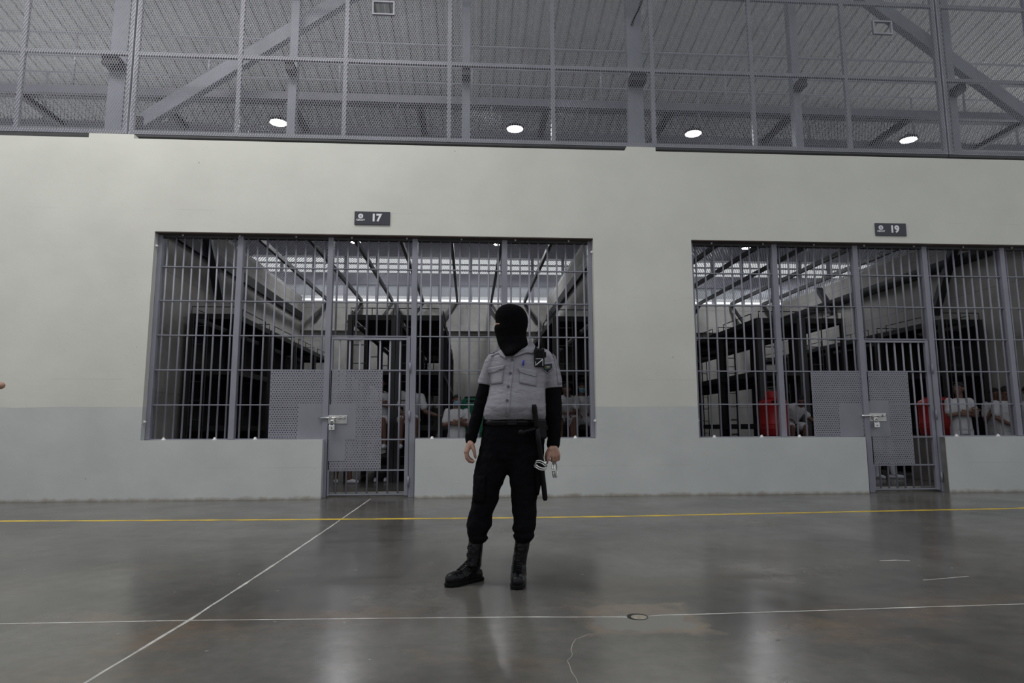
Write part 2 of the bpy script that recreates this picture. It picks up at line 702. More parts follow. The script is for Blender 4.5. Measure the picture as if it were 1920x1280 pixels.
def circle(n, r):
    return [(r * math.cos(2 * math.pi * k / n), r * math.sin(2 * math.pi * k / n)) for k in range(n)]


# ------------------------------------------------------------------ the setting
GY = 0.16                      # depth of the bar grilles inside the wall opening
WT = 0.32                      # wall thickness
OPEN_Z, SILL, TOP = 3.762, 0.812, 5.145
X0, X1 = -13.0, 16.5

b = MB()
b.box(X0, X1, -24, 13.5, -0.3, 0.0)
struct(b.build('floor', FLOOR), 'polished grey concrete floor')


def front_wall():
    m = MB()
    L0, L1 = -4.483, 1.834
    R0, R1 = 3.328, 9.66
    dl0, dl1 = -2.03, -0.75          # door gap left cell
    dr0, dr1 = 5.83, 7.06            # door gap right cell
    m.box(X0, L0, 0, WT, 0, OPEN_Z)
    m.box(L1, R0, 0, WT, 0, OPEN_Z)
    m.box(R1, X1, 0, WT, 0, OPEN_Z)
    m.box(X0, X1, 0, WT, OPEN_Z, TOP)
    for a, c in ((L0, dl0), (dl1, L1), (R0, dr0), (dr1, R1)):
        m.box(a, c, 0.0, WT, 0, SILL)
    # stubs that carry the main columns
    m.box(-5.50, -4.87, 0.0, 0.75, TOP, TOP + 0.065)
    m.box(2.38, 2.83, 0.0, 0.75, TOP, TOP + 0.065)
    o = m.build('wall_front', WALL)
    struct(o, 'pale painted concrete wall with two barred openings')
    h = MB()
    for a, c in ((L0, L1), (R0, R1)):
        h.box(a, c, 0.002, WT - 0.02, OPEN_Z - 0.012, OPEN_Z - 0.001)
    struct(h.build('trim_1', HEADER))


front_wall()
q = MB()
for x_ in (-0.75, 7.06):
    q.box(x_ - 0.004, x_ - 0.0005, 0.012, WT - 0.01, 0.0, SILL - 0.004)
struct(q.build('trim_15', mat('bare_jamb_concrete', (0.16, 0.155, 0.15), 0.8, 0.0, 0.2, 6.0)))

# dividing walls and back wall of the cells
CW = [(-5.43, -5.23), (2.52, 2.70), (10.28, 10.46)]
for i, (a, c) in enumerate(CW):
    m = MB()
    m.box(a, c, WT, 11.2, 0, 5.06)
    struct(m.build(('wall_left', 'wall_middle', 'wall_right')[i], CONC))
m = MB()
m.box(-9, 15, 11.2, 11.45, 0, 4.95)
m.box(-9, 15, 11.05, 11.2, 3.98, 4.18)
struct(m.build('wall_back', CONC))
# steel ledgers along the cell side walls, blackened to double as their shadow band
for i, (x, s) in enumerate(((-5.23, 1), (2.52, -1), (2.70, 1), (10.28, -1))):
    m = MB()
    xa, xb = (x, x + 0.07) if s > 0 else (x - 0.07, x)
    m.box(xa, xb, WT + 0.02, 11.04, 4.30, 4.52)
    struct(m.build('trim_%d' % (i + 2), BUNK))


# knee braces up the side walls
for i, (x, pa, pb) in enumerate(((10.2, (1792, 452), (1752, 590)), (-5.15, (386, 432), (412, 560)), (10.2, (1533, 538), (1562, 588)))):
    m = MB()
    da, db = ray(*pa), ray(*pb)
    a_, b_ = CAM + da * (x / da.x), CAM + db * (x / db.x)
    m.beam(a_, b_, 0.12, 0.16, V((1, 0, 0)))
    struct(m.build('trim_%d' % (16 + i), DARKSTEEL))


# roof: sloping metal deck with deep seams
def roof():
    def zr(y):
        return 9.2 - 0.194 * y
    pitch = 0.287
    ya, yb = -1.2, 12.6
    m = MB()
    sm = MB()
    x = X0 - 2
    vs, fs = [], []
    prof = []
    while x < X1 + 2:
        prof += [(x + 0.022, 0.0), (x + 0.095, 0.0), (x + 0.105, 0.008), (x + 0.175, 0.008), (x + 0.185, 0.0), (x + pitch - 0.022, 0.0)]
        sm.add([(x - 0.03, ya, zr(ya) + 0.06), (x + 0.03, ya, zr(ya) + 0.06), (x + 0.03, yb, zr(yb) + 0.06), (x - 0.03, yb, zr(yb) + 0.06)], [(0, 1, 2, 3)])
        prof += [(x + pitch - 0.02, 0.05), (x + pitch + 0.02, 0.05)]
        x += pitch
    for y in (ya, yb):
        for px, dz in prof:
            vs.append((px, y, zr(y) + dz))
    n = len(prof)
    fs = [(i, i + 1, n + i + 1, n + i) for i in range(n - 1)]
    m.add(vs, fs)
    o = m.build('ceiling', ROOF, fix=False)
    sol = o.modifiers.new('thick', 'SOLIDIFY')
    sol.thickness = 0.012
    sol.offset = 1
    struct(o, 'sloping grey ribbed metal roof deck')
    struct(sm.build('trim_6', ROOFSEAM, fix=False))
    # roof beams that run across
    for i, (y, w, h) in enumerate(((4.6, 0.14, 0.22), (7.4, 0.14, 0.24), (10.2, 0.14, 0.22))):
        q = MB()
        q.box(X0, X1, y - w / 2, y + w / 2, zr(y) - h, zr(y) - 0.01)
        struct(q.build('trim_%d' % (7 + i), DARKSTEEL))


roof()


# clerestory behind the cells
def clerestory():
    y = 11.42
    for i, (za, zb, th) in enumerate(((5.50, 5.88, 0.3), (6.42, 6.93, 0.3), (6.19, 6.225, 0.1))):
        q = MB()
        q.box(-9, 15, y - th / 2, y + th / 2, za, zb)
        struct(q.build('trim_%d' % (11 + i), STEEL))
    for i, (za, zb) in enumerate(((5.16, 5.50), (6.93, 7.25))):
        q = MB()
        q.box(-9, 15, y, y + 0.012, za, zb)
        struct(q.build('window_%d' % (i + 1), FROST))
    q = MB()
    for k in range(24):
        x = -9 + k
        q.box(x, x + 0.09, y - 0.1, y - 0.01, 4.95, 7.2)
    struct(q.build('trim_14', STEEL))


clerestory()


# ------------------------------------------------------------------ expanded metal
def strands(rect, cw, ch, w, t, plane, level, holes=()):
    """diamond lattice of bars over rect; plane 'xz' (upright) or 'xy' (lying)"""
    a0, a1, b0, b1 = rect
    nx = max(1, round((a1 - a0) / cw))
    ny = max(1, round((b1 - b0) / (ch / 2)))
    sx = (a1 - a0) / nx
    sy = (b1 - b0) / ny
    L = math.hypot(sx / 2, sy)
    ox, oy = sy / L * w / 2, sx / 2 / L * w / 2
    vs, fs = [], []

    def pt(a, bb, d):
        return (a, level + d, bb) if plane == 'xz' else (a, bb, level + d)
    for j in range(ny):
        y0 = b0 + j * sy
        y1 = y0 + sy
        odd = j % 2
        for i in range(nx):
            xm = a0 + (i + 0.5) * sx
            for s in (-1, 1):
                xa, xb = (xm, xm + s * sx / 2)
                if odd:
                    xa, xb = xb, xa
                if holes:
                    cx, cy = (xa + xb) / 2, (y0 + y1) / 2
                    if any(h[0] < cx < h[1] and h[2] < cy < h[3] for h in holes):
                        continue
                sg = 1 if xb > xa else -1
                k = len(vs)
                for d in (-t / 2, t / 2):
                    vs.append(pt(xa - ox, y0 + oy * sg, d))
                    vs.append(pt(xa + ox, y0 - oy * sg, d))
                    vs.append(pt(xb + ox, y1 - oy * sg, d))
                    vs.append(pt(xb - ox, y1 + oy * sg, d))
                fs += [(k, k + 1, k + 2, k + 3), (k + 4, k + 7, k + 6, k + 5), (k, k + 3, k + 7, k + 4), (k + 1, k + 5, k + 6, k + 2)]
    m = MB()
    m.v, m.f = vs, fs
    return m


FZ0, FZ1 = 5.275, 8.45


def mesh_fence(xa, xb, posts, label, hatches):
    root = thing('mesh_fence', ((xa + xb) / 2, 0.15, FZ0), label, 'fence', 'mesh fence panels above the wall')
    holes = [(h[0], h[1], h[2], h[3]) for h in hatches]
    strands((xa + 0.02, xb - 0.02, FZ0 + 0.01, FZ1), 0.0375, 0.074, 0.0052, 0.004, 'xz', 0.125, holes).build('mesh_infill', MESHM, root, fix=False)
    for x in posts:
        q = MB()
        q.box(x - 0.032, x + 0.032, 0.13, 0.185, FZ0, FZ1)
        q.build('frame_post', FRAME, root, bevel=0.004)
    for z in (FZ0 + 0.03, 6.545, 7.84):
        q = MB()
        q.box(xa + 0.012, xb - 0.012, 0.131, 0.184, z - 0.03, z + 0.03)
        q.build('frame_rail', FRAME, root, bevel=0.004)
    # dark channel added as the underside shadow of the bottom rail
    q = MB()
    q.box(xa, xb, 0.14, 0.24, FZ0 - 0.035, FZ0 - 0.003)
    q.build('rail_shade_channel', DARKSTEEL, root)
    for h in hatches:
        q = MB()
        w = 0.022
        for r in ((h[0] - w, h[1] + w, h[2] - w, h[2]), (h[0] - w, h[1] + w, h[3], h[3] + w), (h[0] - w, h[0], h[2], h[3]), (h[1], h[1] + w, h[2], h[3])):
            q.box(r[0], r[1], 0.105, 0.15, r[2], r[3])
        q.build('hatch_frame', FRAME, root)


mesh_fence(X0, -5.045, [-11.35, -9.78, -8.2, -6.62, -5.085], 'grey diamond mesh fence panel over the left end of the wall', [])
mesh_fence(-5.03, 7.635, [-4.99, -3.48, -1.905, -0.325, 1.28, 2.86, 4.475, 6.03, 7.595], 'wide central grey diamond mesh fence panel with two small framed hatches',
           [(-1.50, -1.20, 7.325, 7.51), (6.56, 6.84, 7.315, 7.505)])
mesh_fence(7.65, X1, [7.69, 9.22, 10.8, 12.4, 14.0, 15.6], 'grey diamond mesh fence panel over the right end of the wall', [])

# columns and braces behind the fence
COLS = [(-5.40, 0.125, 'wide blue-grey steel column on the left wall stub, beside the fence panel joint'),
        (-2.765, 0.065, 'slim steel column crossed by the left diagonal brace'),
        (-0.068, 0.065, 'slim steel column straight above the guard, behind the fence'),
        (2.66, 0.125, 'wide steel column on the wall stub between the two cells'),
        (5.345, 0.065, 'slim steel column right of the wide central column'),
        (8.03, 0.065, 'slim steel column where the right diagonal brace meets the fence panel joint')]
for x, hw, lab in COLS:
    r = thing('steel_column', (x, 0.47, TOP + 0.065), lab, 'column', 'steel columns behind the mesh fence')
    q = MB()
    z0 = TOP + 0.065
    z1 = 9.2 - 0.194 * 0.7
    q.box(x - hw, x + hw, 0.40, 0.54, z0, z1)
    q.build('shaft', COLUMN, r, bevel=0.008)
    q = MB()
    q.box(x - hw - 0.05, x + hw + 0.05, 0.37, 0.57, z0, z0 + 0.02)
    q.build('base_plate', DARKSTEEL, r)
    q = MB()
    q.box(x - hw, x + hw, 0.19, 0.40, 6.40, 6.52)
    q.build('fence_bracket', DARKSTEEL, r)


def brace(p0, p1, label):
    r = thing('diagonal_brace', p0, label, 'brace', 'diagonal braces behind the mesh fence')
    q = MB()
    q.beam(p0, p1, 0.14, 0.22)
    q.build('tube', COLUMN, r, bevel=0.01)
    d = (V(p1) - V(p0)).normalized()
    q = MB()
    q.obox(V(p0) + d * 0.05 + V((0, -0.085, 0)), V((0.14, 0, 0)), V((0, 0.012, 0)), V((0, 0, 0.12)))
    q.build('gusset_plate', DARKSTEEL, r)


brace((-5.25, 0.68, 5.62), (-1.2, 0.68, 8.56), 'long diagonal steel brace rising to the right behind the left half of the fence')
brace((10.6, 0.68, 5.45), (6.3, 0.68, 8.73), 'long diagonal steel brace falling to the right behind the right end of the fence')
q = MB()
q.tube([P(1206, -12, 0.3), P(1204, 0, 0.3), P(1196, 20, 0.3), P(1189, 35, 0.33), P(1184, 48, 0.38)], 0.018, 8)
tag(q.build('black_cable', RUBBER, None, True), 'short black cable hanging down in front of the wide central column', 'cable')


# catwalk over the cells
def catwalk():
    ya, yb, z = 1.1, 2.35, 6.47
    r = thing('catwalk', (1.0, ya, z), 'long catwalk with pipe railings over the cells, seen through the fence', 'catwalk')
    m = strands((X0, X1, ya + 0.05, yb - 0.05), 0.06, 0.10, 0.010, 0.006, 'xy', z)
    m.build('grating_deck', MESHM, r, fix=False)
    for y in (ya, yb):
        q = MB()
        q.box(X0, X1, y - 0.04, y + 0.04, z - 0.10, z + 0.03)
        q.build('edge_beam', STEEL, r)
    for k in range(14):
        x = X0 + 1.3 + k * 2.17
        q = MB()
        q.box(x - 0.05, x + 0.05, ya + 0.045, yb - 0.045, z - 0.10, z - 0.01)
        q.build('cross_beam', DARKSTEEL, r)
    near = [-10.8, -8.65, -6.47, -4.33, -2.19, 0.03, 2.245, 4.44, 6.62, 8.8, 11.0]
    far = [-9.9, -7.7, -5.5, -3.4, -1.36, 0.4, 2.235, 4.42, 6.6, 8.75, 10.9]
    for y, xs in ((ya, near), (yb, far)):
        for x in xs:
            q = MB()
            q.tube([(x, y, z + 0.03), (x, y, 7.42)], 0.021, 8)
            q.build('railing_post', RAIL, r, True)
        q = MB()
        q.tube([(X0, y, 7.435), (X1, y, 7.435)], 0.021, 8)
        q.build('top_rail', RAIL, r, True)
        q = MB()
        q.tube([(X0, y, 7.03), (X1, y, 7.03)], 0.014, 8)
        q.build('middle_rail', RAIL, r, True)


catwalk()


# lamps
def lamp(x, y, z, label, hang, power=14):
    r = thing('high_bay_lamp', (x, y, z), label, 'lamp', 'round high bay lamps')
    q = MB()
    q.lathe((x, y, z), [(0.155, 0.0), (0.165, 0.02), (0.15, 0.05), (0.07, 0.07), (0.06, 0.1)], 28)
    q.build('housing', DARKSTEEL, r, 'auto')
    q = MB()
    q.lathe((x, y, z), [(0.01, -0.016), (0.09, -0.014), (0.142, -0.004), (0.148, 0.002)], 28)
    q.build('diffuser', LAMP, r, True)
    la = bpy.data.lights.new('lamp_light', 'AREA')
    la.shape = 'DISK'
    la.size = 0.28
    la.energy = power
    la.color = (0.95, 0.97, 1.0)
    lob = bpy.data.objects.new('lamp_light', la)
    COL.objects.link(lob)
    lob.location = (x, y, z - 0.03)
    par(lob, r)
    q = MB()
    q.tube([(x, y, z + 0.09), (x, y, z + hang)], 0.012, 6)
    q.build('hanger', DARKSTEEL, r)


lamp(-3.36, 1.75, 6.28, 'round lamp under the catwalk, leftmost of the four in the row', 0.15)
lamp(0.80, 1.75, 6.28, 'round lamp under the catwalk, above the guard', 0.15)
lamp(4.07, 1.75, 6.28, 'round lamp under the catwalk, above the wall left of sign 19', 0.15)
lamp(8.18, 1.75, 6.27, 'round lamp under the catwalk, rightmost of the four in the row', 0.16)
lamp(-3.24, 9.0, 6.22, 'small distant lamp seen through the mesh ceiling of the left cell', 1.2, 110)
lamp(0.84, 9.0, 6.22, 'small distant lamp seen in the left cell above the guard', 1.2, 110)
lamp(8.2, 9.0, 6.22, 'small distant lamp seen through the mesh ceiling of the right cell', 1.2, 110)


# mesh ceilings of the cells with their joists
def cell_ceiling(xa, xb, label, off):
    r = thing('mesh_ceiling', ((xa + xb) / 2, 6, 4.95), label, 'mesh ceiling', 'mesh ceilings of the cells')
    strands((xa, xb, 0.75, 11.05), 0.06, 0.12, 0.0085, 0.006, 'xy', 4.985).build('mesh_infill', MESHM, r, fix=False)
    for x in (-4.40, -3.36, -2.41, -1.45, -0.38, 0.69, 1.75):
        q = MB()
        q.box(x + off - 0.032, x + off + 0.032, 0.75, 11.04, 4.87, 4.97)
        q.build('joist', DARKSTEEL, r)
        q = MB()
        s = -1 if x < -0.2 else 1
        q.beam((x + off, 10.98, 4.84), (x + off + s * 0.42, 10.98, 4.2), 0.07, 0.09, V((0, 1, 0)))
        q.build('end_strut', DARKSTEEL, r)


cell_ceiling(-5.22, 2.51, 'diamond mesh ceiling on dark joists over the left cell', 0)
cell_ceiling(2.71, 10.27, 'diamond mesh ceiling on dark joists over the right cell', 7.81)


# ------------------------------------------------------------------ bar grilles
def gx(px, py):
    return P(px, py, GY).x


def perforated(x0, x1, z0, z1, y, solids):
    pw, ph, hw, hh = 0.036, 0.0315, 0.0096, 0.0096
    nx = max(1, round((x1 - x0) / pw))
    nz = max(1, round((z1 - z0) / ph))
    pw = (x1 - x0) / nx
    ph = (z1 - z0) / nz
    m = MB()
    for j in range(nz):
        za = z0 + j * ph
        zb = za + ph
        cells = []
        if j % 2:
            cells.append((x0, x0 + pw / 2, False))
            cells += [(x0 + (i + 0.5) * pw, x0 + (i + 1.5) * pw, True) for i in range(nx - 1)]
            cells.append((x1 - pw / 2, x1, False))
        else:
            cells = [(x0 + i * pw, x0 + (i + 1) * pw, True) for i in range(nx)]
        for xa, xb, hole in cells:
            cx, cz = (xa + xb) / 2, (za + zb) / 2
            if hole and any(s[0] < cx < s[1] and s[2] < cz < s[3] for s in solids):
                hole = False
            if not hole:
                m.add([(xa, y, za), (xb, y, za), (xb, y, zb), (xa, y, zb)], [(0, 1, 2, 3)])
            else:
                m.add([(xa, y, za), (xb, y, za), (xb, y, zb), (xa, y, zb), (cx, y, cz - hh), (cx + hw, y, cz), (cx, y, cz + hh), (cx - hw, y, cz)],
                      [(0, 1, 4), (1, 5, 4), (1, 2, 5), (2, 6, 5), (2, 3, 6), (3, 7, 6), (3, 0, 7), (0, 4, 7)])
    return m


def add_perf(x0, x1, z0, z1, parent, solids):
    o = perforated(x0, x1, z0, z1, GY - 0.026, solids).build('perforated_panel', PERF, parent, fix=False)
    s = o.modifiers.new('thick', 'SOLIDIFY')
    s.thickness = 0.004
    s.offset = 0
    for i, (a, c, d, e) in enumerate(solids):
        q = MB()
        q.box(a, c, GY - 0.0315, GY - 0.0285, d, e)
        q.build('cover_plate', PERF, parent)


def lever(v):
    return 0.97 + (v - 0.97) * (9.3487 + GY) / 9.3487


RZ = [lever(v) for v in (3.245, 2.757, 2.266, 1.779, 1.294)]
SZ = SILL + 0.004


def bars_between(xa, xb, z0, z1, n, parent, margin=0.09, sc=STEEL):
    for i in range(n):
        x = xa + margin + (xb - xa - 2 * margin) * i / max(1, n - 1)
        q = MB()
        q.tube([(x, GY, z0), (x, GY, z1)], 0.0135, 8)
        q.build('bar', sc, parent, True)


def rail(xa, xb, z, parent, h=0.008):
    q = MB()
    q.box(xa, xb, GY - 0.02, GY + 0.02, z - h, z + h)
    q.build('cross_rail', STEEL, parent)


def bolt(p, n, parent, k=1.0, m=None):
    q = MB()
    q.lathe(p, [(0.03 * k, 0.0), (0.03 * k, 0.008 * k), (0.02 * k, 0.018 * k), (0.017 * k, 0.034 * k), (0.006 * k, 0.038 * k)], 10, V(n))
    q.build('anchor_bolt', m or ZINC, parent, 'auto')


def slide_lock(x, z, y, parent, wide):
    """galvanised slide bolt on the door edge"""
    q = MB()
    q.box(x - 0.01, x + wide, y - 0.006, y, z - 0.085, z + 0.035)
    pl = q.build('bolt_plate', GALV, parent, bevel=0.003)
    q = MB()
    q.tube([(x - 0.135, y - 0.028, z), (x + wide - 0.02, y - 0.028, z)], 0.0135, 12)
    q.build('bolt_rod', CHROME, pl, True)
    for dx in (0.03, wide * 0.55, wide - 0.05):
        q = MB()
        q.box(x + dx - 0.02, x + dx + 0.02, y - 0.044, y - 0.004, z - 0.019, z + 0.019)
        q.build('bolt_guide', GALV, pl, bevel=0.006)
    q = MB()
    q.box(x + 0.035, x + 0.095, y - 0.05, y - 0.004, z - 0.06, z - 0.02)
    q.build('hasp', GALV, pl, bevel=0.006)


def padlock(x, z, y, label):
    r = thing('padlock', (x, y, z), label, 'padlock', 'padlocks on the cell doors')
    q = MB()
    q.box(x - 0.042, x + 0.042, y - 0.018, y + 0.018, z - 0.06, z + 0.012)
    q.build('body', CHROME, r, bevel=0.006)
    q = MB()
    pts = [(x - 0.029, y, z + 0.005), (x - 0.029, y, z + 0.045)]
    pts += [(x + 0.029 * math.cos(a), y, z + 0.045 + 0.029 * math.sin(a)) for a in [math.pi - math.pi * k / 8 for k in range(1, 8)]]
    pts += [(x + 0.029, y, z + 0.045), (x + 0.029, y, z + 0.005)]
    q.tube(pts, 0.0075, 8)
    q.build('shackle', CHROME, r, True)
    q = MB()
    q.lathe((x, y - 0.0185, z - 0.03), [(0.009, 0), (0.009, 0.002)], 10, V((0, -1, 0)))
    q.build('keyhole', BLACKP, r)


def grille(edges, posts, counts, door_between, side, labels, spx):
    """edges: x of both ends, posts: inner posts; door_between: the index of the bay with the door"""
    xa, xb = edges
    r = thing('barred_partition', ((xa + xb) / 2, GY, SZ), labels[0], 'bar partition', 'bar partitions of the cells')
    top = OPEN_Z - 0.015
    xs = [xa] + posts + [xb]
    pw = 0.04
    for i, x in enumerate(xs):
        low = 0.0 if (i in (door_between, door_between + 1)) else SZ
        z0 = low
        q = MB()
        hw = pw if 0 < i < len(xs) - 1 else 0.03
        cx = x if 0 < i < len(xs) - 1 else (x + 0.032 if i == 0 else x - 0.032)
        q.box(cx - hw, cx + hw, GY - 0.05, GY + 0.05, z0, top)
        q.build('post', STEEL, r, bevel=0.005)
    for i in range(len(xs) - 1):
        a = xs[i] + (pw if i > 0 else 0.062)
        c = xs[i + 1] - (pw if i < len(xs) - 2 else 0.062)
        if i == door_between:
            zs = RZ[:3]
            zl = RZ[2] + 0.0
        else:
            zs = RZ
            zl = SZ
        bars_between(a, c, zl, top, counts[i], r, 0.055)
        for z in zs:
            rail(a, c, z, r)
    # bottom flats on the sill, head flat
    for i in range(len(xs) - 1):
        if i == door_between:
            continue
        a = xs[i] + (pw if i > 0 else 0.062)
        c = xs[i + 1] - (pw if i < len(xs) - 2 else 0.062)
        q = MB()
        q.box(a, c, GY - 0.025, GY + 0.025, SZ - 0.002, SZ + 0.012)
        q.build('sill_flat', STEEL, r)
    q = MB()
    q.box(xa + 0.002, xb - 0.002, GY - 0.04, GY + 0.04, top - 0.035, top)
    q.build('head_flat', DARKSTEEL, r)
    # bolts: on the sill, up the sides and along the head
    for px in spx:
        x = P(px, 823, 0.05).x
        bolt((x, 0.06, SZ - 0.004), (0, 0, 1), r)
    for z in (lever(1.06), lever(3.52)):
        bolt((xa + 0.001, 0.06, z), (1, 0, 0), r, 0.8)
        bolt((xb - 0.001, 0.06, z), (-1, 0, 0), r, 0.8)
    n = 8
    for k in range(n):
        x = xa + 0.35 + (xb - xa - 0.7) * k / (n - 1)
        bolt((x, 0.10, OPEN_Z - 0.012), (0, 0, -1), r, 0.6, GALV)
    return r, xs


gL, xsL = grille((-4.483, 1.834), [gx(448, 560), gx(618.5, 560), gx(776.5, 600), gx(946, 500)], [9, 9, 8, 9, 9], 2, 'left',
                 ['wide grey barred front of the left cell, under sign 17'], [306, 402, 478, 810, 1079])
gR, xsR = grille((3.328, 9.66), [gx(1454, 560), gx(1606, 560), gx(1740, 600), gx(1887, 600)], [9, 9, 8, 9, 9], 2, 'right',
                 ['grey barred front of the right cell, under sign 19'], [1340, 1429, 1500, 1795, 1873])


def z_at(px, py):
    return P(px, py, GY).z


def cell_door(xs, root_label, panel_x, fixed_x, zt, zb, zm, grille_root, lockz, solid_fix, solid_door, lock_label):
    xa, xb = xs[2] + 0.045, xs[3] - 0.045
    r = thing('barred_door', ((xa + xb) / 2, GY, 0.03), root_label, 'door', 'barred cell doors')
    ztop = RZ[2] - 0.014
    for x in (xa + 0.016, xb - 0.03):
        hw = 0.014 if x < (xa + xb) / 2 else 0.028
        q = MB()
        q.box(x - hw, x + hw, GY - 0.028, GY + 0.028, 0.025, ztop)
        q.build('stile', STEEL, r, bevel=0.004)
    for z in (ztop - 0.022, RZ[3], RZ[4], lever(0.81), zb - 0.012, 0.045):
        q = MB()
        h = 0.016 if z in (ztop - 0.022,) else 0.009
        q.box(xa + 0.03, xb - 0.055, GY - 0.024, GY + 0.024, z - h, z + h)
        q.build('cross_rail', STEEL, r)
    bars_between(xa + 0.03, xb - 0.058, 0.045, ztop - 0.03, 7, r, 0.09)
    add_perf(xa + 0.012, panel_x, zb, zt, r, solid_door)
    # hinges
    for z in (1.83, 1.14, 0.22):
        q = MB()
        q.tube([(xb + 0.004, GY - 0.058, z - 0.07), (xb + 0.004, GY - 0.058, z + 0.07)], 0.015, 8)
        q.build('hinge', STEEL, r, True)
    slide_lock(xa + 0.0, lockz, GY - 0.034, r, 0.26)
    padlock(xa + 0.062, lockz - 0.115, GY - 0.094, lock_label)
    # fixed perforated sheet beside the door belongs to the partition
    add_perf(fixed_x, xs[2] - 0.035, SZ + 0.014, zt, grille_root, solid_fix)
    return r


zt = lever(1.775)
zb = z_at(660, 880)
cell_door(xsL, 'barred door with perforated sheet under sign 17',
          gx(716, 790), gx(506.5, 760), zt, zb, None, gL, z_at(640, 783),
          [(gx(559, 790), gx(612, 790), z_at(580, 824), z_at(580, 758))],
          [(gx(617, 790), gx(668, 790), z_at(640, 824), z_at(640, 758)), (gx(617, 840), gx(648, 840), z_at(640, 864), z_at(640, 824))],
          'small steel padlock hanging from the slide bolt of the left cell door')
zbR = z_at(1660, 870)
cell_door(xsR, 'barred door with perforated sheet under sign 19',
          gx(1706, 780), gx(1522, 760), zt, zbR, None, gR, z_at(1640, 779),
          [(gx(1572, 790), gx(1616, 790), z_at(1600, 818), z_at(1600, 756))],
          [(gx(1620, 790), gx(1666, 790), z_at(1640, 818), z_at(1640, 752))],
          'small steel padlock hanging from the slide bolt of the right cell door')

# low thresholds behind the doors
for xs, lab in ((xsL, 'low pale concrete kerb behind the left cell door'), (xsR, 'low pale concrete kerb behind the right cell door')):
    q = MB()
    q.box(xs[2] - 0.2, xs[3] + 0.2, 0.42, 0.52, 0, 0.05)
    tag(q.build('threshold_kerb', JOINT, None, bevel=0.01), lab, 'kerb', 'kerbs behind the cell doors')


# ------------------------------------------------------------------ signs
def text_mesh(body, size, loc, m, parent, name, bold=0.0, align='CENTER'):
    cu = bpy.data.curves.new(name, 'FONT')
    cu.body = body
    cu.size = size
    cu.align_x = align
    cu.align_y = 'CENTER'
    cu.extrude = 0.0015
    cu.offset = bold
    o = bpy.data.objects.new(name, cu)
    COL.objects.link(o)
    bpy.context.view_layer.update()
    dg = bpy.context.evaluated_depsgraph_get()
    me = bpy.data.meshes.new_from_object(o.evaluated_get(dg))
    bpy.data.objects.remove(o)
    R90 = Matrix.Rotation(math.pi / 2, 4, 'X')
    me.transform(Matrix.Translation(V(loc)) @ R90)
    return link(name, me, m, parent)


def cell_sign(x0, x1, z0, z1, num, label):
    cx, cz = (x0 + x1) / 2, (z0 + z1) / 2
    r = thing('cell_sign', (cx, 0, cz), label, 'sign', 'cell number signs')
    q = MB()
    q.box(x0, x1, -0.018, -0.001, z0, z1)
    q.build('plate', SIGN, r, bevel=0.003)
    w = x1 - x0
    ex = x0 + 0.175 * w
    ez = cz + 0.012
    q = MB()
    q.lathe((ex, -0.018, ez + 0.015), [(0.036, 0), (0.036, 0.003)], 24, V((0, -1, 0)))
    q.build('emblem', WHITE, r)
    q = MB()
    q.lathe((ex, -0.021, ez + 0.015), [(0.019, 0), (0.019, 0.0015)], 20, V((0, -1, 0)))
    q.build('emblem_centre', mat('emblem_grey', (0.42, 0.42, 0.48), 0.5), r)
    text_mesh('CECOT', 0.037, (ex, -0.0195, ez - 0.043), WHITE, r, 'lettering', 0.0012)
    text_mesh(num, 0.150, (x0 + 0.615 * w, -0.0195, cz + 0.002), WHITE, r, 'number', 0.0065)


cell_sign(-1.678, -1.166, 3.907, 4.107, '17', 'dark rectangular sign with white emblem and number 17 on the wall')
cell_sign(6.222, 6.716, 3.869, 4.069, '19', 'dark rectangular sign with white emblem and number 19 on the wall')


# ------------------------------------------------------------------ floor markings
def strip(points, w, z, name, m, wob=0.0, parent=None, label=None, cat=None):
    q = MB()
    vs = []
    pts = [V((p[0], p[1], 0)) for p in points]
    dense = []
    for i in range(len(pts) - 1):
        n = max(2, int((pts[i + 1] - pts[i]).length / 0.12))
        for k in range(n):
            dense.append(pts[i].lerp(pts[i + 1], k / n))
    dense.append(pts[-1])
    for i, p in enumerate(dense):
        d = (dense[min(i + 1, len(dense) - 1)] - dense[max(i - 1, 0)]).normalized()
        s = V((-d.y, d.x, 0))
        c = p + s * random.uniform(-wob, wob)
        ww = w * (1 + random.uniform(-0.35, 0.35) * (1 if wob > 0 else 0))
        vs += [c + s * ww / 2 + V((0, 0, z)), c - s * ww / 2 + V((0, 0, z))]
    fs = [(2 * i, 2 * i + 1, 2 * i + 3, 2 * i + 2) for i in range(len(dense) - 1)]
    q.add(vs, fs)
    o = q.build(name, m, parent)
    for p in o.data.polygons:
        if p.normal.z < 0:
            p.flip()
    if label:
        tag(o, label, cat)
    return o


strip([(-12, -2.0), (-5.17, -1.86), (-2.03, -2.03), (0.47, -2.11), (1.68, -2.10), (3.73, -1.99), (6.68, -1.83), (12, -1.7)], 0.085, 0.0007, 'floor_stripe', YELLOW, 0.003,
      None, 'long yellow painted stripe on the floor in front of the cells', 'floor stripe')
strip([(-1.345, -0.02), (-1.36, -2.2), (-1.385, -4.33), (-1.42, -5.75), (-1.47, -6.58), (-1.52, -9.2)], 0.017, 0.0005, 'floor_joint', JOINT, 0.002,
      None, 'pale joint line on the floor running out from the left cell door', 'floor joint')
strip([(-9, -5.7), (-2.35, -5.75), (-1.42, -5.76), (0.23, -5.83), (0.75, -5.87), (0.87, -5.885), (1.0, -5.86), (1.75, -5.84), (3.06, -5.80), (9, -5.6)], 0.013, 0.0006, 'floor_joint', JOINT, 0.002,
      None, 'pale filled joint line on the floor running across in front of the guard', 'floor joint')
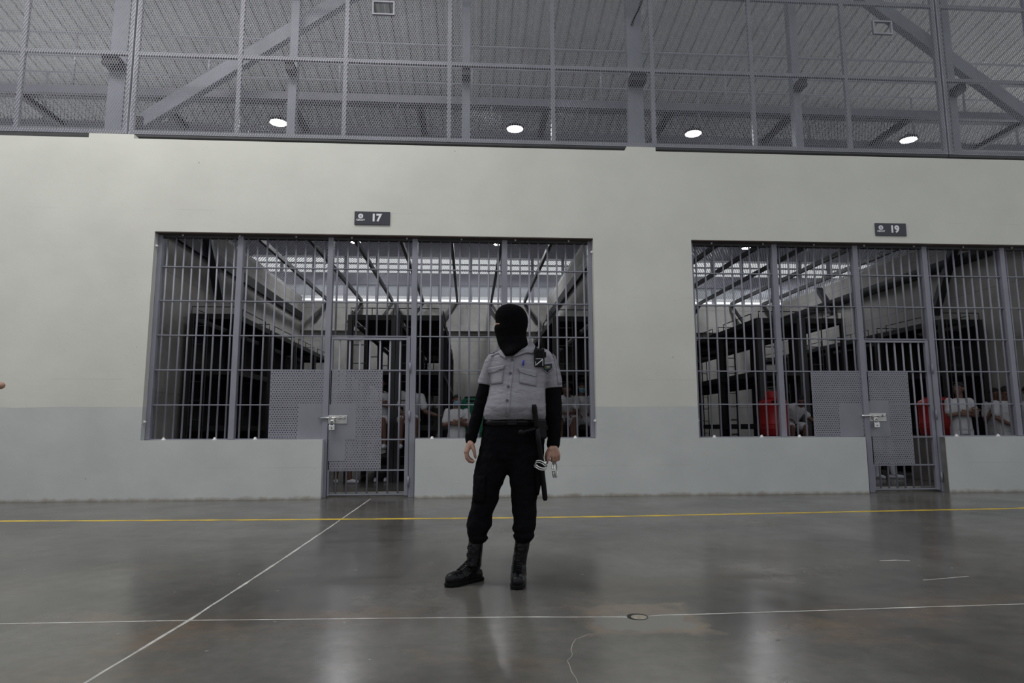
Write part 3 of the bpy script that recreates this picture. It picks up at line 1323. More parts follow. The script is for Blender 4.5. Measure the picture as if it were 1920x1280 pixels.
strip([tuple(PZ(*p)[:2]) for p in ((1112, 1190), (1105, 1188), (1078, 1198), (1070, 1215), (1075, 1226), (1062, 1238), (1072, 1258), (1085, 1285))], 0.0035, 0.0004, 'floor_crack', mat('crack_dust', (0.26, 0.25, 0.23), 0.8, 0.0, 0.3, 12.0), 0.004,
      None, 'thin jagged crack in the floor below the repaired patch', 'crack')
strip([tuple(PZ(*p)[:2]) for p in ((1730, 1087), (1770, 1084), (1815, 1080))], 0.012, 0.0004, 'floor_scratch', JOINT, 0.004,
      None, 'long pale scratch on the floor at the right, in the door reflection', 'scratch', )
strip([tuple(PZ(*p)[:2]) for p in ((1650, 1051), (1680, 1050), (1706, 1051))], 0.02, 0.0004, 'floor_scratch', JOINT, 0.004,
      None, 'short pale scratch on the floor below the right cell door', 'scratch')
# small hole in the repaired patch
hc = PZ(1195, 1156)
r = thing('floor_hole', (hc.x, hc.y, 0), 'small round hole in the repaired floor patch, black behind a pale rim', 'hole')
q = MB()
q.lathe((hc.x, hc.y, 0.0015), [(0.054, 0), (0.054, 0.0008)], 24)
q.build('hole_mouth', BLACKP, r)
q = MB()
q.lathe((hc.x + 0.006, hc.y - 0.012, 0.0024), [(0.042, 0), (0.039, 0.0008)], 24)
q.build('mortar_plug', mat('pale_mortar', (0.27, 0.245, 0.20), 0.8, 0, 0.3, 30.0), r)


# ------------------------------------------------------------------ bunks
BH = 3.06


def bunk(x0, x1, y0, label, group, sheet=None):
    L = 2.0
    r = thing('bunk_bed', ((x0 + x1) / 2, y0, 0), label, 'bunk bed', group)
    y1 = y0 + L
    for x in (x0 + 0.04, x1 - 0.04):
        for y in (y0 + 0.04, y1 - 0.04):
            q = MB()
            q.box(x - 0.04, x + 0.04, y - 0.04, y + 0.04, 0, BH)
            q.build('post', BUNK if y > y0 + 1 else DARKSTEEL, r)
    for z in (0.30, 1.02, 2.04, BH):
        q = MB()
        q.box(x0 + 0.082, x1 - 0.082, y0 + 0.03, y1 - 0.03, z - 0.03, z - 0.01)
        q.box(x0 + 0.082, x1 - 0.082, y0, y0 + 0.03, z - 0.10, z)
        q.box(x0 + 0.082, x1 - 0.082, y1 - 0.03, y1, z - 0.10, z)
        q.box(x0, x0 + 0.03, y0 + 0.082, y1 - 0.082, z - 0.10, z)
        q.box(x1 - 0.03, x1, y0 + 0.082, y1 - 0.082, z - 0.10, z)
        q.build('bed_deck', BUNK, r)
    if sheet:  # black sheet added for the shade between the decks on the wall side
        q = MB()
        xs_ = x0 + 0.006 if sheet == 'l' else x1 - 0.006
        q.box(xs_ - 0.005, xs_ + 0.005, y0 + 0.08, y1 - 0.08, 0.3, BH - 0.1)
        q.build('shade_sheet', BUNK, r)
    # ladder on the front end
    q = MB()
    lx = x0 + 0.24
    for s in (-0.13, 0.13):
        q.tube([(lx + s, y0 - 0.03, 0.25), (lx + s, y0 - 0.03, BH - 0.02)], 0.012, 6)
    for k in range(8):
        z = 0.45 + k * 0.34
        q.tube([(lx - 0.13, y0 - 0.03, z), (lx + 0.13, y0 - 0.03, z)], 0.010, 6)
    q.build('ladder', DARKSTEEL, r)
    # low guard rails round the top deck
    q = MB()
    zt_ = BH + 0.13
    for (xa, ya, xb, yb) in ((x0 + 0.05, y0 + 0.02, x1 - 0.05, y0 + 0.02), (x0 + 0.02, y0 + 0.3, x0 + 0.02, y1 - 0.3), (x1 - 0.02, y0 + 0.3, x1 - 0.02, y1 - 0.3)):
        q.tube([(xa, ya, BH), (xa, ya, zt_), (xb, yb, zt_), (xb, yb, BH)], 0.010, 6)
        xm, ym = (xa + xb) / 2, (ya + yb) / 2
        q.tube([(xm, ym, BH), (xm, ym, zt_)], 0.009, 6)
    q.build('guard_rail', DARKSTEEL, r)
    return r


NTH = ('front', 'second', 'third', 'rearmost')


def row(x0, where, group, sheet=None, base=None, count=4):
    for k in range(count):
        lab = '%s black bunk %s' % (NTH[k], where)
        if base is None:
            base = bunk(x0, x0 + 0.88, 2.8, lab, group, sheet)
            base_x = x0
        else:
            bx = base.location.x - 0.44
            dup(base, (x0 - bx, 2.06 * k, 0), lab, group)
    return base


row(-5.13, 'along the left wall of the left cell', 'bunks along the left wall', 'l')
isl = row(-2.25, 'in the left half of the island row, left cell', 'island bunks of the left cell')
row(-1.36, 'in the right half of the island row, left cell', 'island bunks of the left cell', None, isl)
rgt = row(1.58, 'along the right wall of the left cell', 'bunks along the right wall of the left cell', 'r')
row(5.56, 'in the left half of the island row, right cell', 'island bunks of the right cell', None, isl)
row(6.45, 'in the right half of the island row, right cell', 'island bunks of the right cell', None, isl)
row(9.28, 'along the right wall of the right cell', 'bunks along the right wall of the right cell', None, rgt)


# ------------------------------------------------------------------ drums on plinths
def drum(c, rad, h, m, label, lid, ped):
    x, y, z = c
    r = thing('storage_drum', (x, y, z), label, 'drum', 'plastic water drums')
    prof = [(rad * 0.86, 0.0), (rad * 0.97, 0.03)]
    for zz in (0.17, 0.215, 0.26, 0.66, 0.705):
        hz = zz * h / 0.8
        prof += [(rad, hz - 0.014), (rad * 1.03, hz), (rad, hz + 0.014)]
    prof += [(rad, h * 0.90), (rad * 0.95, h * 0.95), (rad * 0.72, h)]
    q = MB()
    q.lathe((x, y, z), prof, 32)
    body = q.build('body', m, r, True)
    if lid:
        q = MB()
        q.lathe((x, y, z + h), [(rad * 0.66, -0.004), (rad * 0.64, 0.05), (rad * 0.54, 0.13), (rad * 0.5, 0.15), (0.02, 0.155)], 28)
        q.build('lid', m, r, True)
    else:
        q = MB()
        q.lathe((x, y, z + h), [(rad * 0.74, -0.01), (rad * 0.74, 0.02), (rad * 0.6, 0.028)], 28)
        q.build('lid', BLACKP if m is GREEN else m, r, True)
    q = MB()
    pts = []
    for k in range(7):
        a = math.radians(-122 + k * 8)
        pts.append((x + rad * 0.99 * math.cos(a), y + rad * 0.99 * math.sin(a), z + h * 0.925))
    q.tube(pts, 0.018, 8)
    q.build('handle', BLACKP, r, True)
    q = MB()
    q.box(x - rad - 0.04, x + rad + 0.04, y - rad - 0.02, y + rad + 0.02, 0, z - 0.002)
    tag(q.build('drum_plinth', PLINTH, None, bevel=0.01), ped, 'plinth', 'concrete plinths under the drums')


drum((0.11, 2.15, 0.75), 0.255, 0.73, GREEN, 'green plastic drum behind the guard in the left cell', False, 'concrete plinth under the green drum')
drum((5.56, 2.3, 0.80), 0.255, 0.66, RED, 'red plastic drum with stepped lid, left of the door in the right cell', True, 'concrete plinth under the red drum left of the right cell door')
drum((8.54, 2.15, 0.80), 0.275, 0.66, RED, 'red plastic drum behind the hinge side of the right cell door', False, 'concrete plinth under the red drum at the door hinges')


# ------------------------------------------------------------------ people
def frame(d, up):
    d = V(d).normalized()
    a = d.cross(V(up)).normalized()
    return d, a, a.cross(d).normalized()


def hand(mb, wrist, d, thumb, s=1.0, curl=35, r=0.0092):
    """palm, four fingers of different lengths and a thumb; d along the hand, thumb = side of the thumb, palm faces d x thumb"""
    d = V(d).normalized()
    t = V(thumb)
    t = (t - d * t.dot(d)).normalized()
    n = d.cross(t).normalized()
    w = V(wrist)
    lens = [(0.040, 0.026, 0.020), (0.045, 0.030, 0.021), (0.041, 0.028, 0.020), (0.032, 0.021, 0.018)]
    for i in range(4):
        off = t * (0.030 - 0.0195 * i) * s
        k = w + d * (0.085 - 0.004 * abs(i - 1)) * s + off
        mb.capsule(w + off * 0.55 + d * 0.01 * s, 0.017 * s, k, 0.0115 * s, 8)
        p = k
        ang = math.radians(curl * 0.45)
        for j in range(3):
            dd = d * math.cos(ang) + n * math.sin(ang)
            q = p + dd * lens[i][j] * s
            mb.capsule(p, r * s * (1 - 0.06 * j), q, r * s * (0.94 - 0.08 * j), 8)
            p = q
            ang += math.radians(curl)
    b0 = w + t * 0.026 * s + d * 0.02 * s
    b1 = b0 + (d * 0.6 + t * 0.75 + n * 0.25).normalized() * 0.042 * s
    b2 = b1 + (d * 0.92 + t * 0.2 + n * 0.35).normalized() * 0.03 * s
    b3 = b2 + (d * 0.95 + n * 0.4).normalized() * 0.024 * s
    mb.capsule(b0, 0.015 * s, b1, 0.0125 * s, 8)
    mb.capsule(b1, 0.0115 * s, b2, 0.0105 * s, 8)
    mb.capsule(b2, 0.0105 * s, b3, 0.009 * s, 8)


def head_piece(mb, c, yaw, pitch_, s=1.0):
    Rm = Matrix.Rotation(yaw, 3, 'Z') @ Matrix.Rotation(pitch_, 3, 'X')
    c = V(c)

    def L(x, y, z):
        return c + Rm @ V((x * s, y * s, z * s))
    mb.ellipsoid(L(0, 0.012, 0.03), 0.074 * s, 0.094 * s, 0.085 * s, Rm)
    mb.eloft([(L(0, -0.02, 0.05), 0.068 * s, 0.07 * s), (L(0, -0.028, 0.0), 0.067 * s, 0.068 * s), (L(0, -0.034, -0.045), 0.056 * s, 0.058 * s),
              (L(0, -0.045, -0.085), 0.036 * s, 0.042 * s), (L(0, -0.05, -0.105), 0.02 * s, 0.026 * s)], 18, Rm)
    mb.capsule(L(0, -0.094, 0.02), 0.010 * s, L(0, -0.113, -0.022), 0.014 * s, 8)      # nose
    mb.capsule(L(-0.014, -0.098, -0.026), 0.008 * s, L(0.014, -0.098, -0.026), 0.008 * s, 8)
    mb.capsule(L(-0.042, -0.082, 0.04), 0.010 * s, L(0.042, -0.082, 0.04), 0.010 * s, 8)  # brow
    mb.capsule(L(-0.020, -0.093, -0.056), 0.009 * s, L(0.020, -0.093, -0.056), 0.009 * s, 8)  # lips
    for q in (-1, 1):
        mb.ellipsoid(L(q * 0.078, 0.012, 0.0), 0.010 * s, 0.018 * s, 0.030 * s, Rm, 10)   # ears
    return L, Rm


def person(name_label, loc, J, head_yaw=0.0, head_pitch=0.0, s=1.0, yaw=0.0, hands=None, skin=SKINB, shirt=TEE, shorts=TEE, shoes=True,
           mask=False, hair=True, group='men in white behind the bars', long=False, sock=False):
    """J: dict of joints in the person's own frame (facing -Y, feet at z=0)"""
    root = thing('person', loc, name_label, 'person', group)
    Rz = Matrix.Rotation(yaw, 3, 'Z')

    def W(p):
        return V(loc) + Rz @ (V(p) * s)
    b = MB()
    pel, chest, neck, hd = J['pelvis'], J['chest'], J['neck'], J['head']
    up = (V(chest) - V(pel)).normalized()
    tilt = math.atan2(-up.y, up.z)
    lean = math.atan2(up.x, up.z)
    Rt = Rz @ Matrix.Rotation(lean, 3, 'Y') @ Matrix.Rotation(tilt, 3, 'X')

    def torso(mb, k, hips=True, z0=None):
        A, B, C = V(pel), V(chest), V(neck)
        rows = []
        if hips:
            rows += [(A - up * 0.10, 0.13, 0.095), (A - up * 0.03, 0.155, 0.108)]
        rows += [(A + up * 0.06, 0.148, 0.105), (A.lerp(B, 0.5), 0.142, 0.102), (B, 0.163, 0.112), (B + up * 0.09, 0.165, 0.098),
                 (B + up * 0.145, 0.125, 0.075), (B + up * 0.175, 0.072, 0.06)]
        mb.eloft([(W(c), (rx + k) * s, (ry + k) * s) for c, rx, ry in rows], 22, Rt)
    torso(b, 0.0)
    b.capsule(W(V(chest) + up * 0.14), 0.056 * s, W(V(hd) + V((0, 0.01, -0.06))), 0.052 * s)
    L, Rm = head_piece(b, W(hd), yaw + head_yaw, head_pitch, s)
    for sd in ('l', 'r'):
        sh, el, wr = J['sh_' + sd], J['el_' + sd], J['wr_' + sd]
        b.chain([W(sh), W(el)], [0.052 * s, 0.040 * s])
        b.chain([W(el), W(wr)], [0.041 * s, 0.027 * s])
        hdir, th = (hands or {}).get(sd, (V(wr) - V(el), V((0, -1, 0))))
        hand(b, W(wr), Rz @ V(hdir), Rz @ V(th), s, 35, 0.0095)
        hp, kn, an = J['hip_' + sd], J['kn_' + sd], J['an_' + sd]
        b.chain([W(hp), W(kn)], [0.082 * s, 0.056 * s])
        b.chain([W(kn), W(V(kn).lerp(V(an), 0.3)), W(an)], [0.054 * s, 0.054 * s, 0.038 * s])
        tdir = V(J.get('toe_' + sd, (0, -1, 0))).normalized()
        heel = V(an) - tdir * 0.045 + V((0, 0, -0.045))
        toe = V(an) + tdir * 0.15 + V((0, 0, -0.058))
        b.chain([W(heel), W(V(an) + tdir * 0.06 + V((0, 0, -0.04))), W(toe)], [0.034 * s, 0.036 * s, 0.022 * s])
        b.capsule(W(an), 0.038 * s, W(heel), 0.034 * s)
    remesh(b, 'body', skin, root, 0.0085, 3)
    # eyes, hair, mask
    q = MB()
    for k in (-1, 1):
        q.ellipsoid(L(k * 0.031, -0.084, 0.012), 0.013 * s, 0.009 * s, 0.007 * s, Rm, 10)
    q.build('eyes', EYE, root, True)
    if hair:
        q = MB()
        rs = []
        for i in range(9):
            a = math.radians(4 + i * 10.5)
            ring = []
            for j in range(22):
                w = 2 * math.pi * j / 22
                low = 0.0 if math.sin(w) < -0.2 else -0.25 * (math.sin(w) + 0.2)
                aa = max(math.radians(-22), a + low * (1 - i / 8.0))
                v = V((0.079 * math.cos(aa) * math.cos(w), 0.099 * math.cos(aa) * math.sin(w), 0.09 * math.sin(aa)))
                ring.append(L(v.x, 0.013 + v.y, 0.032 + v.z))
            rs.append(ring)
        q.rings(rs)
        q.build('hair', HAIR, root, True)
    if mask:
        q = MB()
        vs = []
        for i in range(7):
            z = 0.004 - 0.016 * i
            for j in range(11):
                a = math.radians(-62 + 12.4 * j)
                rx = 0.082 - 0.004 * i
                ry = 0.112 + 0.014 * math.sin(math.pi * i / 6) - 0.006 * i
                vs.append(L(rx * math.sin(a), -0.006 - ry * math.cos(a), z))
        q.add(vs, [(i * 11 + j, i * 11 + j + 1, (i + 1) * 11 + j + 1, (i + 1) * 11 + j) for i in range(6) for j in range(10)])
        o = q.build('face_mask', MASKM, root, True)
        sd_ = o.modifiers.new('thick', 'SOLIDIFY')
        sd_.thickness = 0.004
    # clothes
    q = MB()
    torso(q, 0.017, False)
    A = V(pel)
    q.eloft([(W(A - up * 0.05), 0.178 * s, 0.13 * s), (W(A + up * 0.02), 0.172 * s, 0.126 * s), (W(A + up * 0.1), 0.165 * s, 0.121 * s)], 22, Rt)
    for sd in ('l', 'r'):
        sh, el, wr = V(J['sh_' + sd]), V(J['el_' + sd]), V(J['wr_' + sd])
        m_ = sh.lerp(el, 0.72)
        q.capsule(W(sh), 0.068 * s, W(m_), 0.064 * s)
        if long:
            q.chain([W(sh), W(el), W(wr.lerp(el, 0.1))], [0.066 * s, 0.054 * s, 0.042 * s])
    remesh(q, 'shirt', shirt, root, 0.011, 3, 0.012 * s, 0.10)
    q = MB()
    q.eloft([(W(A - up * 0.12), 0.155 * s, 0.12 * s), (W(A - up * 0.03), 0.17 * s, 0.122 * s), (W(A + up * 0.05), 0.158 * s, 0.114 * s)], 22, Rt)
    for sd in ('l', 'r'):
        hp, kn, an = V(J['hip_' + sd]), V(J['kn_' + sd]), V(J['an_' + sd])
        if long:
            q.chain([W(hp), W(kn), W(an.lerp(kn, 0.08))], [0.098 * s, 0.078 * s, 0.07 * s])
        else:
            q.capsule(W(hp), 0.098 * s, W(hp.lerp(kn, 0.86)), 0.092 * s)
    remesh(q, 'trousers' if long else 'shorts', shorts, root, 0.011, 3, 0.012 * s, 0.10)
    if shoes:
        for sd in ('l', 'r'):
            an = V(J['an_' + sd])
            tdir = V(J.get('toe_' + sd, (0, -1, 0))).normalized()
            q = MB()
            heel = an - tdir * 0.05 + V((0, 0, -0.048))
            toe = an + tdir * 0.158 + V((0, 0, -0.052))
            q.chain([W(heel), W(an + tdir * 0.07 + V((0, 0, -0.047))), W(toe)], [0.042 * s, 0.045 * s, 0.034 * s])
            o = remesh(q, 'shoe', SHOE, root, 0.009, 2)
            if sock:
                q = MB()
                q.capsule(W(an), 0.05 * s, W(an + (V(J['kn_' + sd]) - an) * 0.45), 0.062 * s)
                remesh(q, 'sock', SHOE, root, 0.01, 2)
    return root


def standing(**kw):
    J = dict(pelvis=(0, 0, 0.93), chest=(0, -0.01, 1.24), neck=(0, 0, 1.43), head=(0, -0.02, 1.565),
             sh_l=(0.175, 0, 1.36), sh_r=(-0.175, 0, 1.36), el_l=(0.235, 0.02, 1.10), el_r=(-0.235, 0.02, 1.10),
             wr_l=(0.25, -0.06, 0.86), wr_r=(-0.25, -0.06, 0.86),
             hip_l=(0.085, 0, 0.88), hip_r=(-0.085, 0, 0.88), kn_l=(0.10, -0.01, 0.47), kn_r=(-0.10, -0.01, 0.47),
             an_l=(0.11, 0.02, 0.082), an_r=(-0.11, 0.02, 0.082))
    J.update(kw)
    return J


def crossed(**kw):
    J = standing(el_l=(0.235, -0.06, 1.12), el_r=(-0.235, -0.06, 1.12), wr_l=(0.0, -0.20, 1.14), wr_r=(0.02, -0.215, 1.19))
    J.update(kw)
    return J


CROSS_H = {'l': ((-1, 0.1, 0.15), (0, 0, 1)), 'r': ((1, 0.15, 0.1), (0, 0, 1))}


def sitting(seat, **kw):
    """on a deck: hips at seat height, legs hanging in front"""
    z = seat
    J = dict(pelvis=(0, 0, z + 0.13), chest=(0, -0.05, z + 0.43), neck=(0, -0.06, z + 0.62), head=(0, -0.09, z + 0.755),
             sh_l=(0.175, -0.05, z + 0.55), sh_r=(-0.175, -0.05, z + 0.55), el_l=(0.24, -0.12, z + 0.30), el_r=(-0.24, -0.12, z + 0.30),
             wr_l=(0.12, -0.32, z + 0.24), wr_r=(-0.12, -0.32, z + 0.24),
             hip_l=(0.09, -0.03, z + 0.10), hip_r=(-0.09, -0.03, z + 0.10), kn_l=(0.13, -0.43, z + 0.09), kn_r=(-0.13, -0.43, z + 0.09),
             an_l=(0.13, -0.44, z - 0.33), an_r=(-0.13, -0.44, z - 0.33))
    J.update(kw)
    return J


DECK = 1.02
# left cell
person('person sitting with crossed arms, seen just right of the left door\'s perforated sheet', (-1.63, 2.98, 0),
       sitting(DECK, el_l=(0.23, -0.13, DECK + 0.33), el_r=(-0.23, -0.13, DECK + 0.33), wr_l=(0.02, -0.25, DECK + 0.37), wr_r=(0.0, -0.27, DECK + 0.40), kn_l=(0.10, -0.43, DECK + 0.09)),
       0.15, 0.0, 1.0, 0.0, CROSS_H, skin=SKINB)
person('person in white behind the left cell\'s door post, forearm resting out to the right', (-1.08, 2.95, 0),
       sitting(DECK, pelvis=(0, 0, DECK + 0.13), chest=(0.03, -0.08, DECK + 0.42), head=(0.0, -0.12, DECK + 0.76), neck=(0.02, -0.1, DECK + 0.62),
               sh_l=(0.2, -0.08, DECK + 0.52), sh_r=(-0.15, -0.08, DECK + 0.57), el_l=(0.29, -0.22, DECK + 0.24), wr_l=(0.50, -0.28, DECK + 0.17), el_r=(-0.21, -0.12, DECK + 0.30), wr_r=(-0.10, -0.34, DECK + 0.18)),
       -0.1, 0.1, 1.0, 0.0, {'l': ((1, 0.05, -0.05), (0, -1, 0.2))})
person('person behind the left cell door, only bare ankles and white shoes showing', (-2.24, 2.62, 0),
       standing(an_l=(0.15, -0.05, 0.082), an_r=(-0.12, 0.06, 0.082), toe_l=(0.9, -0.45, 0), toe_r=(0.25, -1, 0), kn_l=(0.12, -0.02, 0.47)), 0.0, 0.0, 0.98, 0.0)
person('person in white with a blue face mask and folded arms, left of the green drum', (-0.2, 1.75, 0),
       crossed(), 0.15, 0.05, 0.905, 0.1, CROSS_H, mask=True)
person('person in white hunched on a bunk, partly hidden by the guard\'s arm', (1.80, 2.98, 0),
       sitting(DECK, chest=(0.03, -0.16, DECK + 0.38), neck=(0.03, -0.22, DECK + 0.55), head=(0.0, -0.31, DECK + 0.64), sh_l=(0.2, -0.16, DECK + 0.48), sh_r=(-0.14, -0.18, DECK + 0.48),
               el_l=(0.2, -0.32, DECK + 0.25), el_r=(-0.2, -0.32, DECK + 0.25), wr_l=(0.05, -0.45, DECK + 0.2), wr_r=(-0.05, -0.46, DECK + 0.2)), -0.3, 0.25, 1.0, 0.0)
person('person with blue face mask sitting legs apart at the left cell\'s right edge', (2.13, 2.98, 0),
       sitting(DECK, kn_l=(0.24, -0.42, DECK + 0.08), kn_r=(-0.24, -0.42, DECK + 0.04), an_l=(0.22, -0.44, DECK - 0.33), an_r=(-0.26, -0.44, DECK - 0.36)), 0.0, 0.1, 0.96, 0.0, mask=True)
# right cell
person('person in white sitting bent forward, right of the lidded red drum', (P(1474, 760, 3.1).x, 3.1, 0),
       sitting(DECK - 0.15, chest=(0.06, -0.2, DECK + 0.22), neck=(0.08, -0.27, DECK + 0.38), head=(0.12, -0.36, DECK + 0.43), sh_l=(0.2, -0.2, DECK + 0.3), sh_r=(-0.12, -0.2, DECK + 0.33),
               el_l=(0.3, -0.3, DECK + 0.1), wr_l=(0.42, -0.34, DECK + 0.02)), -0.4, 0.4, 1.0, 0.0, {'l': ((1, -0.1, -0.1), (0, -1, 0.2))})
person('person behind the right cell door, only white socks and shoes showing', (7.78, 2.62, 0),
       standing(an_l=(0.16, -0.04, 0.082), an_r=(-0.13, 0.02, 0.082), toe_l=(0.85, -0.5, 0), toe_r=(0.2, -1, 0), kn_l=(0.13, -0.02, 0.47)), 0.0, 0.0, 0.98, 0.0, sock=True)
person('person in white standing with crossed arms, looking left, beside a red drum', (P(1800, 770, 1.45).x, 1.45, 0),
       crossed(), -1.15, -0.05, 1.02, -0.05, CROSS_H)
person('dark-haired person in white with a hand raised to the mouth, right cell', (P(1866, 760, 2.45).x, 2.45, 0),
       standing(el_r=(-0.30, -0.14, 1.08), wr_r=(-0.06, -0.17, 1.40), el_l=(0.24, 0.0, 1.1)), 0.25, 0.1, 1.0, -0.1, {'r': ((0.5, 0.1, 0.85), (0.3, 0.5, 0.5))})
person('person in white with bowed head and clasped hands, right cell', (P(1884, 760, 1.5).x, 1.5, 0),
       standing(head=(-0.02, -0.06, 1.55), el_l=(0.24, -0.05, 1.12), el_r=(-0.24, -0.05, 1.12), wr_l=(0.06, -0.22, 0.98), wr_r=(-0.05, -0.22, 0.96)), -0.25, 0.45, 0.99, 0.05,
       {'l': ((-0.8, -0.4, 0.0), (0, 0, 1)), 'r': ((0.8, -0.4, 0.05), (0, 0, 1))})
person('person in white cut off by the picture\'s right edge, one arm showing', (P(1929, 760, 1.6).x, 1.6, 0),
       standing(), 0.0, 0.1, 0.99, 0.0)
# someone just outside the frame on the left, an elbow reaching in
DARKTEE = mat('dark_blue_cotton', (0.03, 0.035, 0.05), 0.85, 0.0, 0.05, 6.0)
person('person at the left edge of the picture, only a bare elbow reaching into view', (-5.80, -1.5, 0),
       standing(sh_l=(0.17, 0, 1.42), el_l=(0.425, 0.02, 1.425), wr_l=(0.25, -0.2, 1.34)), -0.4, 0.0, 1.03, 0.0,
       {'l': ((-0.6, -0.6, 0.0), (0, 0, 1))}, SKIN, DARKTEE, DARKTEE, True, False, True, 'people in the hall')

# white shoes left under the front bunk
for i, px in enumerate((699, 718)):
    p = PZ(px, 906)
    q = MB()
    q.chain([(p.x, p.y + 0.45, 0.03), (p.x, p.y + 0.36, 0.042), (p.x + 0.01, p.y + 0.2, 0.03)], [0.03, 0.036, 0.028])
    o = remesh(q, 'shoe', SHOE, None, 0.009, 2)
    tag(o, ('left one of two white shoes under the bunk behind the left door', 'right one of two white shoes under the bunk behind the left door')[i], 'shoe', 'shoes under the bunk')


# ------------------------------------------------------------------ the guard
def guard():
    Y0 = -5.07
    foot = PZ(900, 1095)
    root = thing('person', (0.27, Y0, 0), 'person in grey uniform shirt, black balaclava and black trousers standing in the hall', 'person')

    def ringpx(py, xl, xr, ry, y=Y0):
        a, c = P(xl, py, y), P(xr, py, y)
        return ((a + c) / 2, (c - a).length / 2, ry)

    def loft(rows, n=28, power=2.2):
        mb = MB()
        mb.eloft([ringpx(*r) for r in rows], n, None, power)
        return mb

    def merge(a, c):
        a.add(c.v, c.f)
        return a
    G = lambda px, py, y=Y0: P(px, py, y)
    # ---- body (skin) : torso, limbs, head and both hands as one surface
    b = MB()
    b.eloft([ringpx(*r) for r in ((850, 918, 1004, 0.07), (800, 918, 1008, 0.08), (740, 926, 1010, 0.085), (690, 930, 1012, 0.08), (668, 940, 1000, 0.055), (656, 948, 982, 0.05))], 22)
    b.capsule(G(962, 672), 0.055, G(960, 630), 0.055)
    b.ellipsoid(G(959, 605, Y0), 0.088, 0.072, 0.1)
    b.capsule(G(950, 630), 0.06, G(946, 640), 0.045)
    b.chain([G(920, 688), G(908, 722), G(899, 762), G(888.5, 800), G(882, 830)], [0.026, 0.026, 0.028, 0.026, 0.026])
    b.chain([G(1030, 690), G(1038, 730), G(1038.5, 770), G(1039.5, 800), G(1037, 840)], [0.034, 0.035, 0.036, 0.031, 0.029])
    b.chain([G(928, 850), G(902, 965), G(892, 1015), G(889, 1060)], [0.075, 0.05, 0.035, 0.034])
    b.chain([G(988, 850), G(983, 965), G(979, 1015), G(974, 1060)], [0.075, 0.05, 0.035, 0.034])
    # right hand, hanging open: thumb and curled fingers
    for i, (dy, k1, k2, k3, k4, rr) in enumerate(((-0.030, (875.5, 847), (876.5, 857), (882, 863.5), (888, 864.5), 0.0098),
                                                   (-0.010, (873.5, 847), (874.5, 858.5), (880, 865), (886.5, 866), 0.0102),
                                                   (0.010, (874, 847), (875, 858), (880, 864), (886, 865), 0.0098),
                                                   (0.029, (876, 846), (877.5, 855), (882, 860), (886, 861.5), 0.0086))):
        yb = Y0 - 0.015 + dy
        b.capsule(G(881.5, 830, Y0 - 0.01 + dy * 0.5), 0.019, G(*k1, yb), 0.0135)
        b.chain([G(*k1, yb), G(*k2, yb), G(*k3, yb), G(*k4, yb)], [rr * 1.12, rr, rr * 0.95, rr * 0.85], 10)
    b.chain([G(884.5, 832, Y0 - 0.035), G(888.5, 843, Y0 - 0.05), G(890, 851, Y0 - 0.05), G(891.5, 857.5, Y0 - 0.045)], [0.016, 0.0125, 0.0105, 0.0085], 10)
    # left hand, a fist holding the cuffs: index hanging down, the rest curled in
    Yh = Y0 - 0.06
    for i, (kx, ky, rr) in enumerate(((1029.5, 852, 0.0105), (1036, 855, 0.0108), (1042, 855, 0.0104), (1047, 852.5, 0.0092))):
        b.capsule(G(1037.5 + (i - 1.5) * 2.4, 841, Yh), 0.020, G(kx, ky, Yh - 0.015), 0.0135)
        if i == 0:
            b.chain([G(kx, ky, Yh - 0.015), G(1027, 860, Yh - 0.022), G(1025.8, 865, Yh - 0.016), G(1025.4, 868, Yh - 0.01)], [0.0125, 0.0105, 0.0098, 0.0085], 10)
        else:
            b.chain([G(kx, ky, Yh - 0.015), G(kx + 0.4, ky + 8.5, Yh - 0.004), G(kx - 0.6, ky + 8.5, Yh + 0.022), G(kx - 1, ky + 2, Yh + 0.03)], [0.0128, rr, rr, rr * 0.9], 10)
    b.chain([G(1031, 842, Yh - 0.012), G(1025.5, 850, Yh - 0.005), G(1023.6, 857, Yh), G(1024, 862, Yh - 0.004)], [0.016, 0.0125, 0.0105, 0.009], 10)
    remesh(b, 'body', SKIN, root, 0.0042, 2)
    # ---- balaclava
    hood = loft([(570.5, 949, 963, 0.028), (573, 940.5, 972, 0.055), (578, 934, 980, 0.08), (586, 929.5, 986.5, 0.094), (595, 928.2, 989.3, 0.1), (603, 929.2, 990, 0.101),
                 (609, 929.0, 989.5, 0.1), (613, 927.2, 989, 0.099), (617, 926.8, 988, 0.098), (623, 928, 987, 0.096), (632, 929.8, 987.5, 0.093),
                 (640, 932, 989, 0.092, Y0 - 0.01), (648, 935, 990, 0.095, Y0 - 0.015), (655, 939, 985, 0.10, Y0 - 0.03), (661, 942.5, 973, 0.098, Y0 - 0.05), (667, 947, 961, 0.07, Y0 - 0.085)], 32, 2.1)
    ho = remesh(hood, 'balaclava', BALACLAVA, root, 0.006, 3, 0.006, 0.05)
    ht = bvh(ho)
    drape(ht, [(928.6, 605.2), (928.6, 609)], [(936.5, 605.5), (936, 608)], 'eye_opening', SKIN, root, 0.002, 4, 4, 0.002)
    drape(ht, [(931, 606.3), (931, 608)], [(934, 606.4), (934, 607.9)], 'eye', EYE, root, 0.0035, 2, 2, 0.002)
    # ---- shirt
    sh = loft([(787, 909, 1022, 0.138, Y0 - 0.01), (778, 905.8, 1023.5, 0.152, Y0 - 0.02), (765, 908.5, 1023.5, 0.158, Y0 - 0.03), (746, 914, 1023, 0.152, Y0 - 0.025), (727, 918, 1022, 0.14, Y0 - 0.015),
               (703, 918, 1026, 0.128), (684, 917, 1032, 0.116), (670, 921, 1030, 0.098), (661, 930, 1018, 0.085), (653, 942, 1005, 0.075)], 32, 2.3)
    sh.capsule(G(925, 676), 0.05, G(918, 692), 0.046)
